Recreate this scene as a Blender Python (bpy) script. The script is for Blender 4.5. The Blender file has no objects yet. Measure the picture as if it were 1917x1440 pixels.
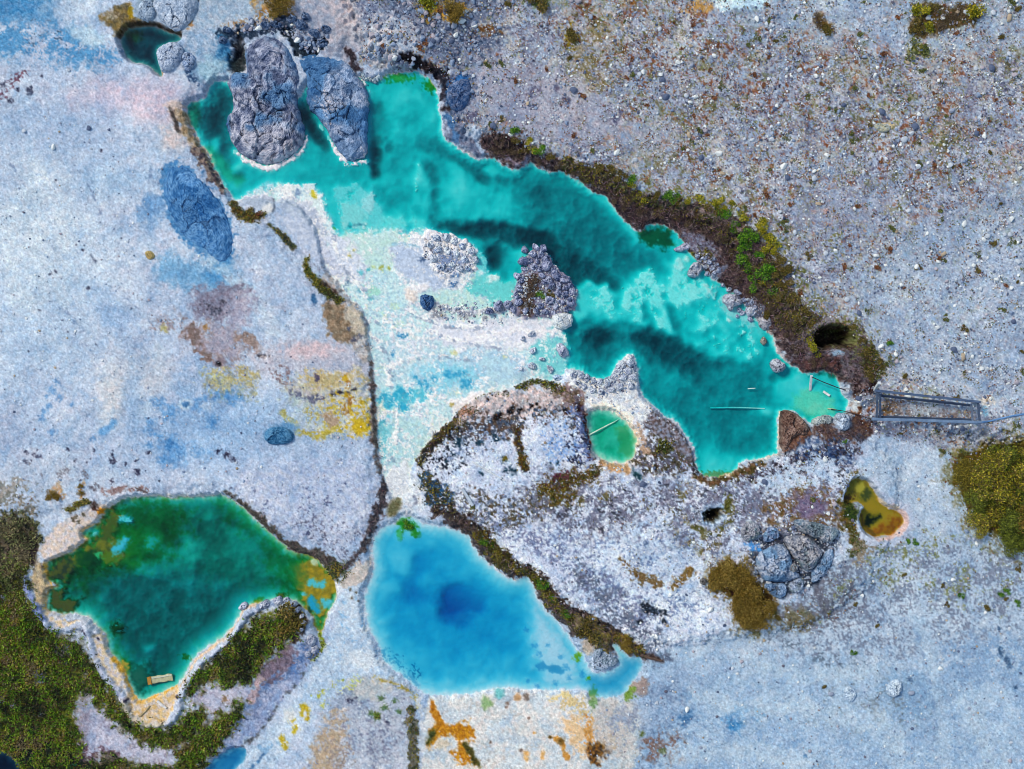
import bpy, math, random
import numpy as np
from mathutils import Vector
PI = math.pi
random.seed(7)
RNG = np.random.default_rng(11)
scn = bpy.context.scene
COL = scn.collection

# ------------------------------------------------------------------ camera, sky, sun, exposure
S = 0.025                                   # metres per photo pixel on the water plane
CX, CY = 958.5, 720.0
CAM_H = 75.0
cam_d = bpy.data.cameras.new("camera")
cam = bpy.data.objects.new("camera", cam_d)
COL.objects.link(cam)
cam.location = (0, 0, CAM_H)
cam.rotation_euler = (0, 0, 0)
cam_d.sensor_width = 36.0
cam_d.lens = 36.0 * CAM_H / (1917 * S)
cam_d.clip_start = 0.5
cam_d.clip_end = 5000
scn.camera = cam

SUN_EL, SUN_VEC = math.radians(50), Vector((-0.80, 0.60, 0))
world = bpy.data.worlds.new("World")
scn.world = world
world.use_nodes = True
wn = world.node_tree
sky = wn.nodes.new("ShaderNodeTexSky")
sky.sky_type = 'NISHITA'
sky.sun_disc = False
sky.sun_elevation = SUN_EL
sky.sun_rotation = math.radians(307)
wn.nodes["Background"].inputs[1].default_value = 0.115
wn.links.new(sky.outputs[0], wn.nodes["Background"].inputs[0])
sun_d = bpy.data.lights.new("sun", 'SUN')
sun_d.energy = 1.35
sun_d.angle = math.radians(12)
sun_d.color = (1.0, 0.95, 0.88)
sun = bpy.data.objects.new("sun", sun_d)
COL.objects.link(sun)
d = SUN_VEC.normalized() * math.cos(SUN_EL) + Vector((0, 0, math.sin(SUN_EL)))
sun.rotation_euler = (-d).to_track_quat('-Z', 'Y').to_euler()
sun.location = d * 60
scn.view_settings.view_transform = 'Standard'
scn.view_settings.look = 'None'
scn.view_settings.gamma = 1
scn.view_settings.exposure = 0.74
scn.cycles.filter_width = 1.0
scn.cycles.max_bounces = 6
scn.cycles.transparent_max_bounces = 12

# light falling on level ground (display-linear), so that a photographed colour can be turned into the albedo of the stuff itself
E_RGB = np.array([0.99, 1.07, 1.29])

def lin(c):
    c = np.asarray(c, dtype=np.float64) / 255.0
    return np.where(c <= 0.04045, c / 12.92, ((c + 0.055) / 1.055) ** 2.4)

def alb(c):
    return np.clip(lin(c) / E_RGB, 0.004, 0.88)

# ------------------------------------------------------------------ the ground grid (photo-pixel units on the water plane)
G = 1.75
X = np.arange(-150, 2068, G)
Y = np.arange(-120, 1561, G)
NX, NY = len(X), len(Y)
XX = X[None, :].astype(np.float32)
YY = Y[:, None].astype(np.float32)

def gnoise(scale, seed, ox=0.0, oy=0.0):
    r = np.random.default_rng(seed)
    th = r.uniform(0, PI)
    ca, sa = np.float32(math.cos(th) / scale), np.float32(math.sin(th) / scale)
    u, v = XX * ca + YY * sa, YY * ca - XX * sa
    u, v = u - u.min() + .5, v - v.min() + .5
    iu, iv = u.astype(np.int32), v.astype(np.int32)
    u -= iu; v -= iv
    w = int(iu.max()) + 2
    ang = r.random((int(iv.max()) + 2) * w).astype(np.float32) * 2 * PI
    gx, gy = np.cos(ang), np.sin(ang)
    k = iv * w + iu
    def corner(a, b):
        q = k + (a + b * w)
        return gx[q] * (u - a) + gy[q] * (v - b)
    wu = u ** 3 * (u * (u * 6 - 15) + 10)
    wv = v ** 3 * (v * (v * 6 - 15) + 10)
    t = corner(0, 0) * (1 - wu) + corner(1, 0) * wu
    b = corner(0, 1) * (1 - wu) + corner(1, 1) * wu
    return t * (1 - wv) + b * wv

F = {}
for k, s in enumerate((4, 6, 10, 16, 25, 40, 70, 120, 220)):
    f = gnoise(s, 100 + k)
    w = 1.0
    for o in range(1, 4):
        if s / 2 ** o < 3.2:
            break
        w *= 0.55
        f = f + w * gnoise(s / 2 ** o, 200 + 10 * k + o, 17 * o, 31 * o)
    F[s] = np.clip(f / f.std() * 0.5, -1.6, 1.6).astype(np.float32)
FS = sorted(F)
WHITE = RNG.standard_normal((NY, NX)).astype(np.float32)

def sst(a, b, x):
    t = np.clip((x - a) / (b - a), 0, 1)
    return t * t * (3 - 2 * t)

_seed = [0]
def nz(sl, s):
    """a window of the noise field of feature size s, from somewhere else each time"""
    _seed[0] += 1
    f = F[min(FS, key=lambda q: abs(q - s))]
    r = np.random.default_rng(_seed[0])
    dy, dx = int(r.integers(0, NY)), int(r.integers(0, NX))
    iy = (np.arange(sl[0].start, sl[0].stop) + dy) % NY
    ix = (np.arange(sl[1].start, sl[1].stop) + dx) % NX
    return f[np.ix_(iy, ix)]

def win(x0, x1, y0, y1):
    a = max(0, int((x0 - X[0]) / G)); b = min(NX, int((x1 - X[0]) / G) + 2)
    c = max(0, int((y0 - Y[0]) / G)); e = min(NY, int((y1 - Y[0]) / G) + 2)
    return (slice(c, max(e, c + 1)), slice(a, max(b, a + 1)))

def chaikin(p, closed=True, n=1):
    p = np.asarray(p, float)
    for _ in range(n):
        q = np.roll(p, -1, 0) if closed else p[1:]
        a = p if closed else p[:-1]
        c = np.stack([a * .75 + q * .25, a * .25 + q * .75], 1).reshape(-1, 2)
        p = c if closed else np.vstack([p[:1], c, p[-1:]])
    return p

def seg_dist(px, py, a, b):
    ab = b - a
    L = max(float(ab @ ab), 1e-9)
    t = np.clip(((px - a[0]) * ab[0] + (py - a[1]) * ab[1]) / L, 0, 1)
    return np.hypot(px - a[0] - t * ab[0], py - a[1] - t * ab[1]), t

def sd_poly(pts, pad, smooth=1):
    p = chaikin(pts, True, smooth)
    sl = win(p[:, 0].min() - pad, p[:, 0].max() + pad, p[:, 1].min() - pad, p[:, 1].max() + pad)
    px, py = XX[:, sl[1]], YY[sl[0]]
    d = np.full((py.shape[0], px.shape[1]), 1e9, np.float32)
    ins = np.zeros(d.shape, bool)
    for i in range(len(p)):
        a, b = p[i], p[(i + 1) % len(p)]
        # only the rows and columns that this segment can win
        d = np.minimum(d, seg_dist(px, py, a, b)[0])
        if a[1] != b[1]:
            c = ((a[1] > py) != (b[1] > py)) & (px < (b[0] - a[0]) * (py - a[1]) / (b[1] - a[1]) + a[0])
            ins ^= c
    return sl, np.where(ins, -d, d)

def sd_line(pts, w, pad, smooth=1):
    """distance to a polyline less its half width; w may be a list that runs along the points"""
    pts = np.asarray(pts, float)
    ws = np.full(len(pts), w, float) if np.isscalar(w) else np.asarray(w, float)
    pw = chaikin(np.c_[pts[:, :2], ws][:, :2], False, smooth) if len(pts) > 2 else pts[:, :2]
    wi = np.interp(np.linspace(0, 1, len(pw)), np.linspace(0, 1, len(ws)), ws)
    m = ws.max() + pad
    sl = win(pw[:, 0].min() - m, pw[:, 0].max() + m, pw[:, 1].min() - m, pw[:, 1].max() + m)
    px, py = XX[:, sl[1]], YY[sl[0]]
    d = np.full((py.shape[0], px.shape[1]), 1e9, np.float32)
    for i in range(len(pw) - 1):
        dd, t = seg_dist(px, py, pw[i], pw[i + 1])
        d = np.minimum(d, dd - (wi[i] + t * (wi[i + 1] - wi[i])))
    return sl, d

C = np.zeros((NY, NX, 3), np.float32)        # colour of the ground as photographed in even light
Z = np.zeros((NY, NX), np.float32)           # height of the land
DEP = np.full((NY, NX), 0.8, np.float32)     # depth of the bed where there is water
VEG = {k: np.zeros((NY, NX), np.float32) for k in ('grass', 'moss', 'brush', 'weed', 'gravel')}
BASE = (188, 199, 226)

LIM = [None]
def apply(sl, m, c=None, a=1.0, c2=None, ns2=12, dz=0.0, dep=None, thr=None, ts=6, free=0, **veg):
    if LIM[0] is not None and not free:
        m = m * LIM[0][sl]
    if thr is not None:
        q = .5 * nz(sl, ts) + .45 * nz(sl, ts * 4) + .28 * nz(sl, ts * 12) + .34 * nz(sl, 4) + .16 * WHITE[sl]
        m = m * sst(thr - .16, thr + .16, q)
    m = m * a
    if c is not None:
        c = np.asarray(c, np.float32)
        if c2 is not None:
            t = sst(-.55, .55, nz(sl, ns2))[..., None]
            c = c * (1 - t) + np.asarray(c2, np.float32) * t
        C[sl] += (c - C[sl]) * m[..., None]
    if dz:
        Z[sl] += dz * m
    if dep is not None:
        DEP[sl] += (dep - DEP[sl]) * m
    for k, v in veg.items():
        VEG[k][sl] = np.maximum(VEG[k][sl], m * v) if v > 0 else VEG[k][sl] * (1 - m)

def A(pts, c=None, soft=5, n=6, ns=16, **k):           # an area with a broken edge
    sl, sd = sd_poly(pts, soft + 2 * n + 4)
    apply(sl, sst(soft, -soft, sd + n * nz(sl, ns) + .35 * n * nz(sl, 6)), c, **k)

def L(pts, w, c=None, soft=3, n=3, ns=16, **k):        # a line of half width w
    sl, sd = sd_line(pts, w, soft + 2 * n + 4)
    apply(sl, sst(soft, -soft, sd + n * nz(sl, ns) + .35 * n * nz(sl, 6)), c, **k)

def B(x, y, rx, ry, c=None, rot=0, soft=.45, n=.3, ns=None, **k):   # a blob
    r = max(rx, ry) * (1.2 + soft + 1.2 * n)
    sl = win(x - r, x + r, y - r, y + r)
    dx, dy = XX[:, sl[1]] - x, YY[sl[0]] - y
    cr, sr = math.cos(math.radians(rot)), math.sin(math.radians(rot))
    q = np.hypot((dx * cr + dy * sr) / rx, (-dx * sr + dy * cr) / ry)
    ns = ns or max(5, min(rx, ry))
    apply(sl, sst(1 + soft, 1 - soft, q + n * nz(sl, ns) + .3 * n * nz(sl, max(4, ns / 3))), c, **k)

def DOTS(s, c, **k):                                    # "x,y,r x,y,r ..."
    for t in s.split():
        x, y, r = (float(v) for v in t.split(','))
        B(x, y, r, r * .8, c, rot=x * 7 % 180, **{'soft': .7, **k})

def P(s):
    return [tuple(float(v) for v in t.split(',')) for t in s.split()]

# ------------------------------------------------------------------ outlines traced on the water plane
MAIN = P("""348,193 383,186 392,160 420,148 440,160 480,190 560,190 575,150 600,165 640,160 666,158 670,140 690,152 712,148 728,140 755,132
790,137 808,152 819,166 820,190 825,215 829,258 848,272 870,285 892,299 912,295 930,298 948,312 965,321 985,309 995,303 1010,317 1030,322 1050,320
1075,332 1090,346 1110,358 1130,365 1140,376 1160,402 1166,410 1182,425 1196,438 1205,426 1225,416 1250,424 1265,432 1278,450 1284,468 1300,480 1318,500 1330,520
1352,532 1372,550 1392,568 1412,590 1426,612 1446,626 1454,655 1468,674 1482,684 1500,697 1518,702 1535,692 1560,698 1572,714 1578,740 1592,755
1580,775 1560,785 1532,785 1514,790 1500,782 1486,771 1470,768 1457,776 1456,810 1458,846 1440,854 1420,860 1386,864 1375,884 1345,894 1312,890 1304,872
1300,845 1290,825 1278,806 1262,786 1240,776 1225,760 1205,746 1195,720 1193,690 1189,672 1180,663 1166,672 1150,692 1140,710 1120,712 1098,702
1084,692 1064,690 1052,704 1040,716 1000,708 972,715 950,730 920,732 890,738 866,760 842,788 812,812 790,842 772,868 765,898 768,922 742,934
728,920 716,880 710,850 706,800 706,740 700,690 694,650 690,610 680,578 652,558 634,530 612,505 604,470 598,440 585,412 565,385 540,372 515,378
495,372 470,368 452,372 440,378 425,355 415,340 400,310 390,285 371,262 356,230""")
GREENP = P("""230,932 280,928 330,932 400,928 415,925 430,932 455,950 480,975 510,1000 530,1020 545,1033 575,1038 590,1045 607,1062 625,1085 630,1102 626,1130
611,1150 604,1186 592,1180 584,1150 568,1136 550,1122 510,1122 490,1130 461,1134 450,1150 430,1183 400,1203 366,1226 355,1250 340,1276 310,1294 282,1304
262,1313 250,1300 240,1270 226,1240 205,1220 200,1190 185,1174 165,1152 140,1150 130,1148 110,1150 88,1142 86,1122 92,1104 111,1096 90,1090 88,1060
92,1050 126,1038 150,1020 166,1011 157,1002 159,990 180,984 190,970 198,955 215,944""")
BLUEP = P("""702,1000 720,985 745,978 752,966 770,968 800,984 830,985 860,994 880,1006 890,1030 920,1060 945,1080 965,1085 985,1076 1000,1096 1012,1130 1030,1150
1050,1170 1066,1192 1080,1215 1095,1225 1100,1248 1122,1262 1150,1256 1162,1238 1145,1212 1150,1200 1172,1226 1200,1232 1207,1246 1196,1265 1181,1280 1165,1304 1110,1308
1095,1291 1060,1291 1000,1294 950,1286 900,1296 850,1303 800,1300 780,1290 765,1275 740,1256 715,1236 705,1200 690,1180 683,1140 682,1110 694,1085
700,1060 694,1030""")
SMALLP = P("1098,775 1110,767 1130,765 1150,772 1165,784 1180,796 1190,815 1193,840 1184,860 1160,870 1140,862 1116,855 1108,840 1104,820 1100,800")
TLP = P("225,75 232,62 245,52 275,50 300,52 318,62 340,68 338,77 318,82 300,88 293,95 300,120 306,144 295,138 285,128 268,119 250,118 236,106 230,90")
YELP = P("1593,897 1613,895 1631,911 1642,930 1650,945 1665,953 1684,958 1692,975 1685,990 1665,1002 1640,1006 1620,996 1607,976 1610,957 1620,950 1610,941 1590,941 1578,935 1588,915")
RIVP = P("-140,1402 0,1404 24,1414 42,1440 50,1550 -140,1550")
STRP = P("372,1460 396,1425 420,1406 445,1397 466,1408 450,1432 420,1470")
PITP = P("1515,632 1522,616 1545,606 1575,607 1592,620 1599,640 1590,656 1560,652 1535,659 1522,648")

# ------------------------------------------------------------------ lie of the land
Z += 0.28 + 0.05 * F[220] + 0.03 * F[70] + 0.007 * F[16] + 0.004 * F[6]
NE = P("640,-200 2150,-200 2150,860 1700,800 1600,740 1560,690 1480,600 1420,520 1320,410 1200,375 1100,325 1000,290 910,262 850,240 835,140 660,100")
A(NE, soft=22, n=10, dz=.55)
A(P("-200,-200 640,-200 660,110 560,90 430,60 420,140 350,185 345,230 400,330 430,380 520,440 600,540 650,600 690,700 700,880 690,1000 560,1020 430,915 330,915 120,960 -200,960"), soft=18, dz=.22)
A(P("790,840 900,745 1000,725 1090,740 1100,860 1200,880 1300,900 1400,880 1480,800 1600,800 1700,900 1600,1150 1300,1200 1180,1200 1060,1120 960,1040 860,950 800,920"), soft=14, dz=.3)
A(P("345,1300 360,1270 430,1200 500,1140 560,1150 590,1180 560,1240 480,1300 400,1400"), soft=14, dz=.2)

# ------------------------------------------------------------------ colours of the ground
fld = (slice(0, NY), slice(0, NX))
C[:] = BASE
apply(fld, np.ones((NY, NX), np.float32) * sst(-.7, .7, F[220]), (205, 213, 234), .8)
apply(fld, sst(.1, .8, np.roll(F[70], 300, 1)), (168, 190, 222), .6)
apply(fld, sst(-.1, .9, np.roll(F[40], 500, 1)), (208, 206, 226), .5)
apply(fld, sst(.3, 1., np.roll(F[25], 200, 0)), (160, 180, 214), .45)

# north-west corner
B(70, 470, 150, 190, (212, 221, 239), soft=.6, a=.9)
B(30, 620, 120, 120, (196, 211, 236), soft=.7, a=.8)
A(P("-160,-130 108,-130 112,30 100,44 -160,42"), (58, 130, 186), soft=12, a=.95, c2=(84, 140, 190))
A(P("-160,40 110,44 160,60 215,95 235,125 160,130 60,110 -160,105"), (88, 150, 200), soft=14, n=16, thr=-.1, ts=16)
A(P("-160,40 60,44 150,60 200,105 60,90 -160,90"), (66, 96, 126), n=12, thr=.6, ts=6)
B(170, 72, 34, 16, (196, 216, 236), rot=20)
B(150, 20, 50, 22, (200, 212, 234), soft=.6)
L(P("-10,195 12,178 28,158 44,142 56,140"), [8, 9, 7, 6, 3], (104, 72, 92), n=6, ns=8, thr=-.1, ts=6)
DOTS("2,162,6 14,163,5 62,176,7 64,168,4 84,146,3 26,193,5 40,172,4", (52, 60, 86), n=.6)
B(245, 185, 100, 36, (214, 196, 216), soft=.6, a=.85)
B(300, 215, 50, 24, (222, 196, 210), soft=.6, a=.7)
B(150, 250, 130, 50, (176, 194, 226), soft=.7, a=.6)
B(330, 260, 22, 30, (206, 196, 200), soft=.6)
A(P("188,42 215,20 240,10 248,8 258,40 300,46 262,52 236,60 222,70 205,52"), (126, 108, 66), n=5, c2=(92, 84, 62))
B(249, 28, 5, 12, (150, 126, 20))
B(212, 34, 14, 7, (150, 140, 120), n=.6)
A(P("258,-5 292,-5 300,40 280,48 258,40"), (162, 176, 196), n=4)
A(P("295,-130 480,-130 510,10 470,50 420,60 345,75 310,55"), (186, 196, 216), n=10, c2=(160, 180, 206), ns2=16)
A(P("330,80 440,40 440,150 385,160 350,150"), (176, 190, 216), n=8, c2=(136, 166, 200), ns2=16)
L(P("352,110 355,130 360,150 372,155"), 6, (40, 70, 110), n=5, ns=8, thr=-.1)
L(P("355,15 380,2 400,-10"), 1.5, (70, 76, 96), n=2)
B(358, 48, 6, 8, (180, 140, 100), n=.6)
B(470, 50, 40, 8, (150, 124, 96), n=.7, thr=0)
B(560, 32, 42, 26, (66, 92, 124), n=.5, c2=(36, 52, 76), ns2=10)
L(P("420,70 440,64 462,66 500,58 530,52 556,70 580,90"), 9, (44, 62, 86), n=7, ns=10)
B(528, 18, 44, 22, (178, 140, 84), n=.5, thr=-.3, ts=8, c2=(120, 96, 62))
B(548, 22, 8, 8, (186, 186, 206), n=.3)
B(420, 105, 14, 30, (54, 120, 170), n=.4)
B(400, 130, 26, 22, (168, 200, 222), n=.4)
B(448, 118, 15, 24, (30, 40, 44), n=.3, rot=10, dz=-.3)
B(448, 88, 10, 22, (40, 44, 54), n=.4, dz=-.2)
A(P("575,-130 660,-130 690,20 700,90 660,128 600,100 560,75 555,40"), (184, 180, 198), n=8, c2=(150, 160, 186), ns2=16)
B(640, 30, 40, 50, (200, 188, 196), soft=.6, a=.8)
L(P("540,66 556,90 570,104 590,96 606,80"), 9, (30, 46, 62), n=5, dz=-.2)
L(P("655,100 664,116 668,132"), 8, (44, 38, 46), n=4)

# the west bank of the turquoise pool
A(P("318,202 346,198 356,232 372,262 392,288 408,318 420,345 392,330 372,290 350,262 335,230"), (142, 124, 98), n=5, c2=(178, 160, 140))
L(P("322,205 332,226 338,248"), 3, (64, 60, 60), n=3)
L(P("374,290 392,318 408,340 420,352"), 9, (76, 68, 78), n=6, c2=(130, 116, 110))
L(P("392,290 404,312 416,336 428,356"), 4, (200, 200, 206), n=4, thr=-.2)
B(330, 200, 16, 8, (206, 190, 186))
A(P("308,312 345,300 372,330 402,360 432,410 444,450 436,490 412,505 380,480 350,462 318,410 302,350"), (52, 118, 178), n=10, c2=(84, 140, 192), a=.9)
A(P("300,480 330,478 400,500 432,520 470,530 448,540 400,545 330,540 296,520"), (124, 174, 216), soft=16, n=12, a=.9)
B(418, 510, 26, 22, (66, 138, 196), soft=.7)
B(400, 840, 60, 24, (120, 164, 214), soft=.9, a=.5)
B(288, 395, 22, 28, (122, 162, 208), soft=.5, n=.4)
B(218, 340, 60, 26, (168, 194, 226), soft=.8, a=.8)
B(215, 590, 46, 24, (160, 186, 224), rot=40, soft=.8, a=.8)
L(P("440,385 452,402 480,410 496,402"), [7, 9, 8, 4], (66, 62, 44), n=4, c2=(100, 76, 30), moss=.6)
L(P("507,422 522,436 536,446 552,466"), [3, 4, 5, 4], (80, 80, 60), n=3, c2=(60, 66, 56), moss=.6)
DOTS("100,515,3 110,510,3 171,541,4 184,490,2 160,470,3 147,460,2 28,552,2 60,658,2 133,622,2 80,582,3 185,645,2 65,432,2 163,461,2 110,340,2 232,448,2 195,285,3", (58, 66, 90))
L(P("176,480 184,494"), 1.2, (80, 90, 116), n=1)

# thin cracks, dry runnels and smooth pale sheets of the flat
for q_ in ("20,300 60,360 70,420 110,470", "150,320 190,380 200,450", "90,560 150,600 170,660 230,690", "20,740 70,790 60,850", "240,560 290,600 300,660 340,700", "470,600 520,640 600,640", "440,850 500,900 520,960", "250,240 290,300 280,360"):
    L(P(q_), .9, (124, 142, 176), soft=1.5, n=3, thr=-.1, ts=10, a=.7)
for q_, w_ in (("70,330 60,400 80,470 70,560", 22), ("30,380 20,470 40,560", 16), ("120,380 130,470 120,560", 14), ("205,690 215,740 205,800", 10), ("400,490 480,560 520,620", 12), ("560,880 600,930 640,980", 16), ("300,660 290,720 270,780", 12)):
    L(P(q_), w_, (218, 226, 240), soft=14, n=10, a=.65)

# mauve and yellow crusts of the western flat
A(P("362,552 385,540 415,533 455,532 478,540 452,572 446,598 420,604 390,600 366,590"), (112, 106, 128), n=10, soft=9, c2=(142, 138, 160), a=.85)
DOTS("398,576,7 412,582,6 384,570,5 405,590,7 420,566,6 440,560,4", (62, 66, 84), n=.7, thr=-.2)
A(P("440,545 482,548 470,600 452,618 430,606"), (176, 168, 190), soft=12, n=12, a=.9)
A(P("282,612 300,590 330,588 362,604 390,606 410,600 470,640 492,660 470,660 440,690 400,680 372,650 340,622"), (148, 136, 142), n=12, soft=10, c2=(170, 164, 180), thr=-.4, ts=25)
L(P("362,622 376,645 390,664"), 12, (124, 108, 106), n=8, ns=12)
L(P("440,630 470,634 488,652"), 9, (144, 128, 124), n=6)
B(418, 640, 26, 26, (172, 164, 182), n=.7)
DOTS("312,616,7", (176, 170, 120), n=.6)
DOTS("388,614,6", (160, 128, 90), n=.6)
DOTS("413,682,5 495,667,4 500,668,3 488,667,3 507,668,2", (22, 24, 30), n=.5, dz=-.12)
B(416, 680, 12, 9, (136, 124, 136), soft=.5)
DOTS("413,682,4.5 492,667,4 499,667,3", (16, 18, 24), n=.4)
A(P("480,640 600,640 690,650 696,720 600,700 520,700 480,690"), (196, 190, 206), soft=12, n=12, a=.8)
B(585, 655, 50, 16, (206, 188, 198), soft=.6)
A(P("380,702 420,690 480,690 488,730 470,755 430,745 390,730"), (150, 154, 150), n=14, thr=-.1, ts=16, c2=(178, 172, 126))
A(P("376,690 420,694 430,712 400,720"), (176, 176, 124), thr=0, ts=10, n=8)
B(455, 706, 18, 16, (172, 160, 112), n=.6, thr=-.1)
A(P("508,690 540,690 560,715 600,720 640,742 600,752 548,738 520,720"), (128, 112, 118), n=8, thr=-.3, ts=10)
A(P("530,720 560,706 620,704 690,690 696,806 640,815 590,810 548,790"), (196, 194, 200), n=12, soft=12, c2=(206, 204, 178), a=.8)
A(P("556,700 580,690 640,700 680,690 694,700 690,720 640,730 580,726"), (184, 170, 128), thr=.0, ts=10)
L(P("548,736 580,744 606,746"), 5, (92, 94, 118), n=5, thr=-.2)
B(596, 708, 5, 8, (84, 78, 104), n=.5)
L(P("620,740 634,734 650,736 664,730"), 3, (40, 38, 50), n=3)
A(P("572,764 585,756 600,764 604,780 590,790 576,782"), (178, 148, 24), n=5, c2=(196, 168, 40))
A(P("606,756 640,740 676,742 694,756 692,800 660,812 622,808 600,790"), (178, 152, 44), n=14, soft=10, ns=12, c2=(198, 178, 70), thr=-.05, ts=8)
L(P("530,768 542,786 556,800 574,812 596,816 618,808 640,800"), [3, 6, 6, 7, 6, 5, 4], (176, 156, 44), n=5, thr=-.4, ts=8)
A(P("600,784 626,770 640,790 624,800"), (170, 140, 110), n=6)
B(585, 780, 22, 16, (190, 196, 210), n=.6, thr=.0)
B(676, 800, 20, 12, (196, 168, 36), n=.5)
L(P("648,706 656,740 650,770"), 6, (150, 112, 56), n=6, thr=0)
DOTS("648,708,6 650,740,5", (186, 150, 30))
A(P("500,800 530,795 556,812 548,830 512,832 496,818"), (42, 104, 150), n=4, c2=(66, 126, 172))
L(P("505,812 515,802 540,808 548,822"), 2, (120, 160, 196), n=2)
B(540, 800, 18, 10, (60, 124, 176), soft=.6)
B(425, 800, 130, 60, (150, 182, 222), soft=.8, a=.7)
B(265, 705, 60, 40, (216, 214, 226), soft=.7, a=.8)
B(215, 745, 20, 44, (222, 218, 224), soft=.7, a=.8)
B(255, 740, 14, 60, (160, 188, 224), soft=.8, a=.6)
DOTS("102,731,8 118,743,7 96,760,6 88,770,7 83,783,6 104,808,7 112,715,6 140,757,4 92,742,4", (84, 140, 198), n=.6, a=.7)
DOTS("180,820,6 303,752,10 318,772,14 330,770,8 292,752,6 350,755,10 382,756,14 440,745,14 400,790,12 285,790,7 286,808,8 302,815,7 322,842,20 310,860,10 336,838,14 283,832,6 370,842,10 380,848,7 395,847,6 335,865,12 430,742,7 410,740,8", (74, 138, 200), n=.8, a=.62, soft=.9)
DOTS("325,828,7 402,792,6 340,850,6 318,835,6", (48, 110, 172), n=.8, a=.7, soft=.9)
L(P("195,810 212,800 218,790"), 6, (110, 164, 216), soft=5)
L(P("340,757 348,765 356,764 364,752 352,748 342,752"), 3, (206, 220, 240), n=1)
B(352, 757, 6, 5, (60, 110, 160))
B(392, 760, 12, 8, (200, 214, 238))
B(520, 870, 120, 40, (184, 200, 230), soft=.7)
DOTS("54,846,4 69,849,3 75,854,3 81,855,4 65,861,2 53,863,4 75,842,2 132,840,3 215,850,3 216,862,6 216,843,2 240,868,3 260,862,3 147,862,3 182,843,3 168,865,2 175,858,2 261,881,5 264,885,4 303,899,2 215,900,4 283,847,4 412,844,5 428,850,6 440,860,5 435,912,3 580,912,5", (44, 48, 74), n=.7)
DOTS("164,884,5 168,892,4 176,910,4 182,915,4 190,910,3 185,905,3 62,868,3 84,888,3 118,886,6 130,880,6", (92, 92, 106), n=.8)
A(P("10,900 60,895 80,920 76,960 40,975 0,965 -40,930"), (130, 124, 116), n=14, thr=-.1, ts=10, c2=(88, 92, 84), weed=.5)
A(P("92,925 108,905 118,904 128,922 124,936 104,932"), (146, 118, 72), n=6, thr=-.3, ts=8, c2=(190, 140, 90))
A(P("150,918 152,905 166,902 162,922 156,936"), (156, 120, 70), n=4, thr=-.3, ts=8)
L(P("134,955 150,946 166,938"), 6, (112, 100, 44), n=4, moss=.6)
L(P("200,920 230,912 280,918"), 4, (136, 112, 112), n=5, thr=-.1)
L(P("260,912 280,922"), 1.2, (90, 84, 90), n=1)
B(60, 890, 110, 40, (206, 208, 222), soft=.7, a=.4)
A(P("430,880 560,860 680,860 714,900 712,985 690,1010 640,1030 560,1020 500,970 450,930"), (184, 192, 222), soft=20, n=12, c2=(202, 206, 228))
A(P("460,930 560,900 700,900 700,1000 640,1040 560,1020"), (64, 74, 112), n=14, thr=.75, ts=6, a=.8)
A(P("520,960 600,960 690,1000 660,1040 600,1040 545,1015"), (84, 88, 112), n=14, thr=.4, ts=6, a=.8)
L(P("428,924 455,938 480,962 510,990 540,1020 570,1030 600,1042 640,1064"), [3, 5, 7, 6, 7, 9, 12, 10], (82, 76, 72), n=5, c2=(58, 58, 56), brush=.5)
B(632, 1068, 24, 14, (70, 78, 52), n=.6, moss=.7)
L(P("722,895 718,930 706,965 696,1000 676,1035 650,1058"), [6, 10, 9, 8, 7, 6], (78, 72, 76), n=6, c2=(46, 48, 58), brush=.5)
L(P("690,650 702,700 700,760 704,830 714,880"), [4, 6, 7, 7, 6], (88, 76, 72), n=4, c2=(130, 116, 110), brush=.3)
B(715, 855, 8, 12, (176, 176, 190))

# the moss line and the tan wedge beside the pale terrace
A(P("604,505 650,520 690,600 700,660 690,690 660,650 640,600 612,560"), (196, 194, 200), n=8, c2=(176, 168, 166), thr=-.6)
A(P("606,566 626,560 650,580 656,602 680,608 672,634 652,646 616,632 612,600"), (126, 110, 92), n=6, c2=(146, 128, 108))
A(P("640,572 668,580 690,612 684,640 662,622 650,600"), (196, 186, 170), n=6, c2=(176, 170, 160))
B(690, 600, 10, 14, (130, 134, 150), n=.5)
DOTS("655,616,4 676,630,5 664,636,6", (100, 104, 124), n=.6)
L(P("575,486 577,502 582,516 594,530"), [4, 4, 6, 6], (72, 92, 30), n=3, c2=(140, 124, 20), moss=1.)
L(P("596,530 612,544 628,558 640,564"), [7, 8, 8, 4], (84, 92, 36), n=4, c2=(56, 64, 40), moss=1.)
L(P("604,530 622,540 640,556"), 3, (70, 58, 56), n=3)
B(590, 562, 5, 11, (54, 100, 146), rot=-15)
B(612, 500, 16, 12, (148, 150, 168), n=.6, thr=-.1)

# the stony plain to the north-east
PLAIN = P("640,-130 2080,-130 2080,880 1900,870 1760,850 1660,815 1600,800 1596,740 1640,700 1600,640 1550,596 1500,590 1476,530 1440,465 1390,415 1320,386 1240,372 1180,345 1100,312 1000,284 905,248 850,240 838,180 836,140 700,128 668,120 690,60")
A(PLAIN, (172, 175, 196), soft=8, n=8, c2=(158, 164, 186), ns2=40, gravel=.75, weed=.55)
A(PLAIN, (128, 128, 150), n=8, thr=.15, ts=10, a=.75)
A(PLAIN, (84, 88, 112), n=8, thr=.5, ts=6, a=.8)
A(PLAIN, (36, 44, 70), n=8, thr=.72, ts=4, a=.85)
A(PLAIN, (184, 176, 170), n=8, thr=.2, ts=25, a=.55)
A(PLAIN, (206, 212, 228), n=8, thr=.75, ts=4, a=.8)
A(PLAIN, (128, 92, 72), n=8, thr=.72, ts=10, a=.8)
A(PLAIN, (98, 104, 66), n=8, thr=.72, ts=10, a=.75)
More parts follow.
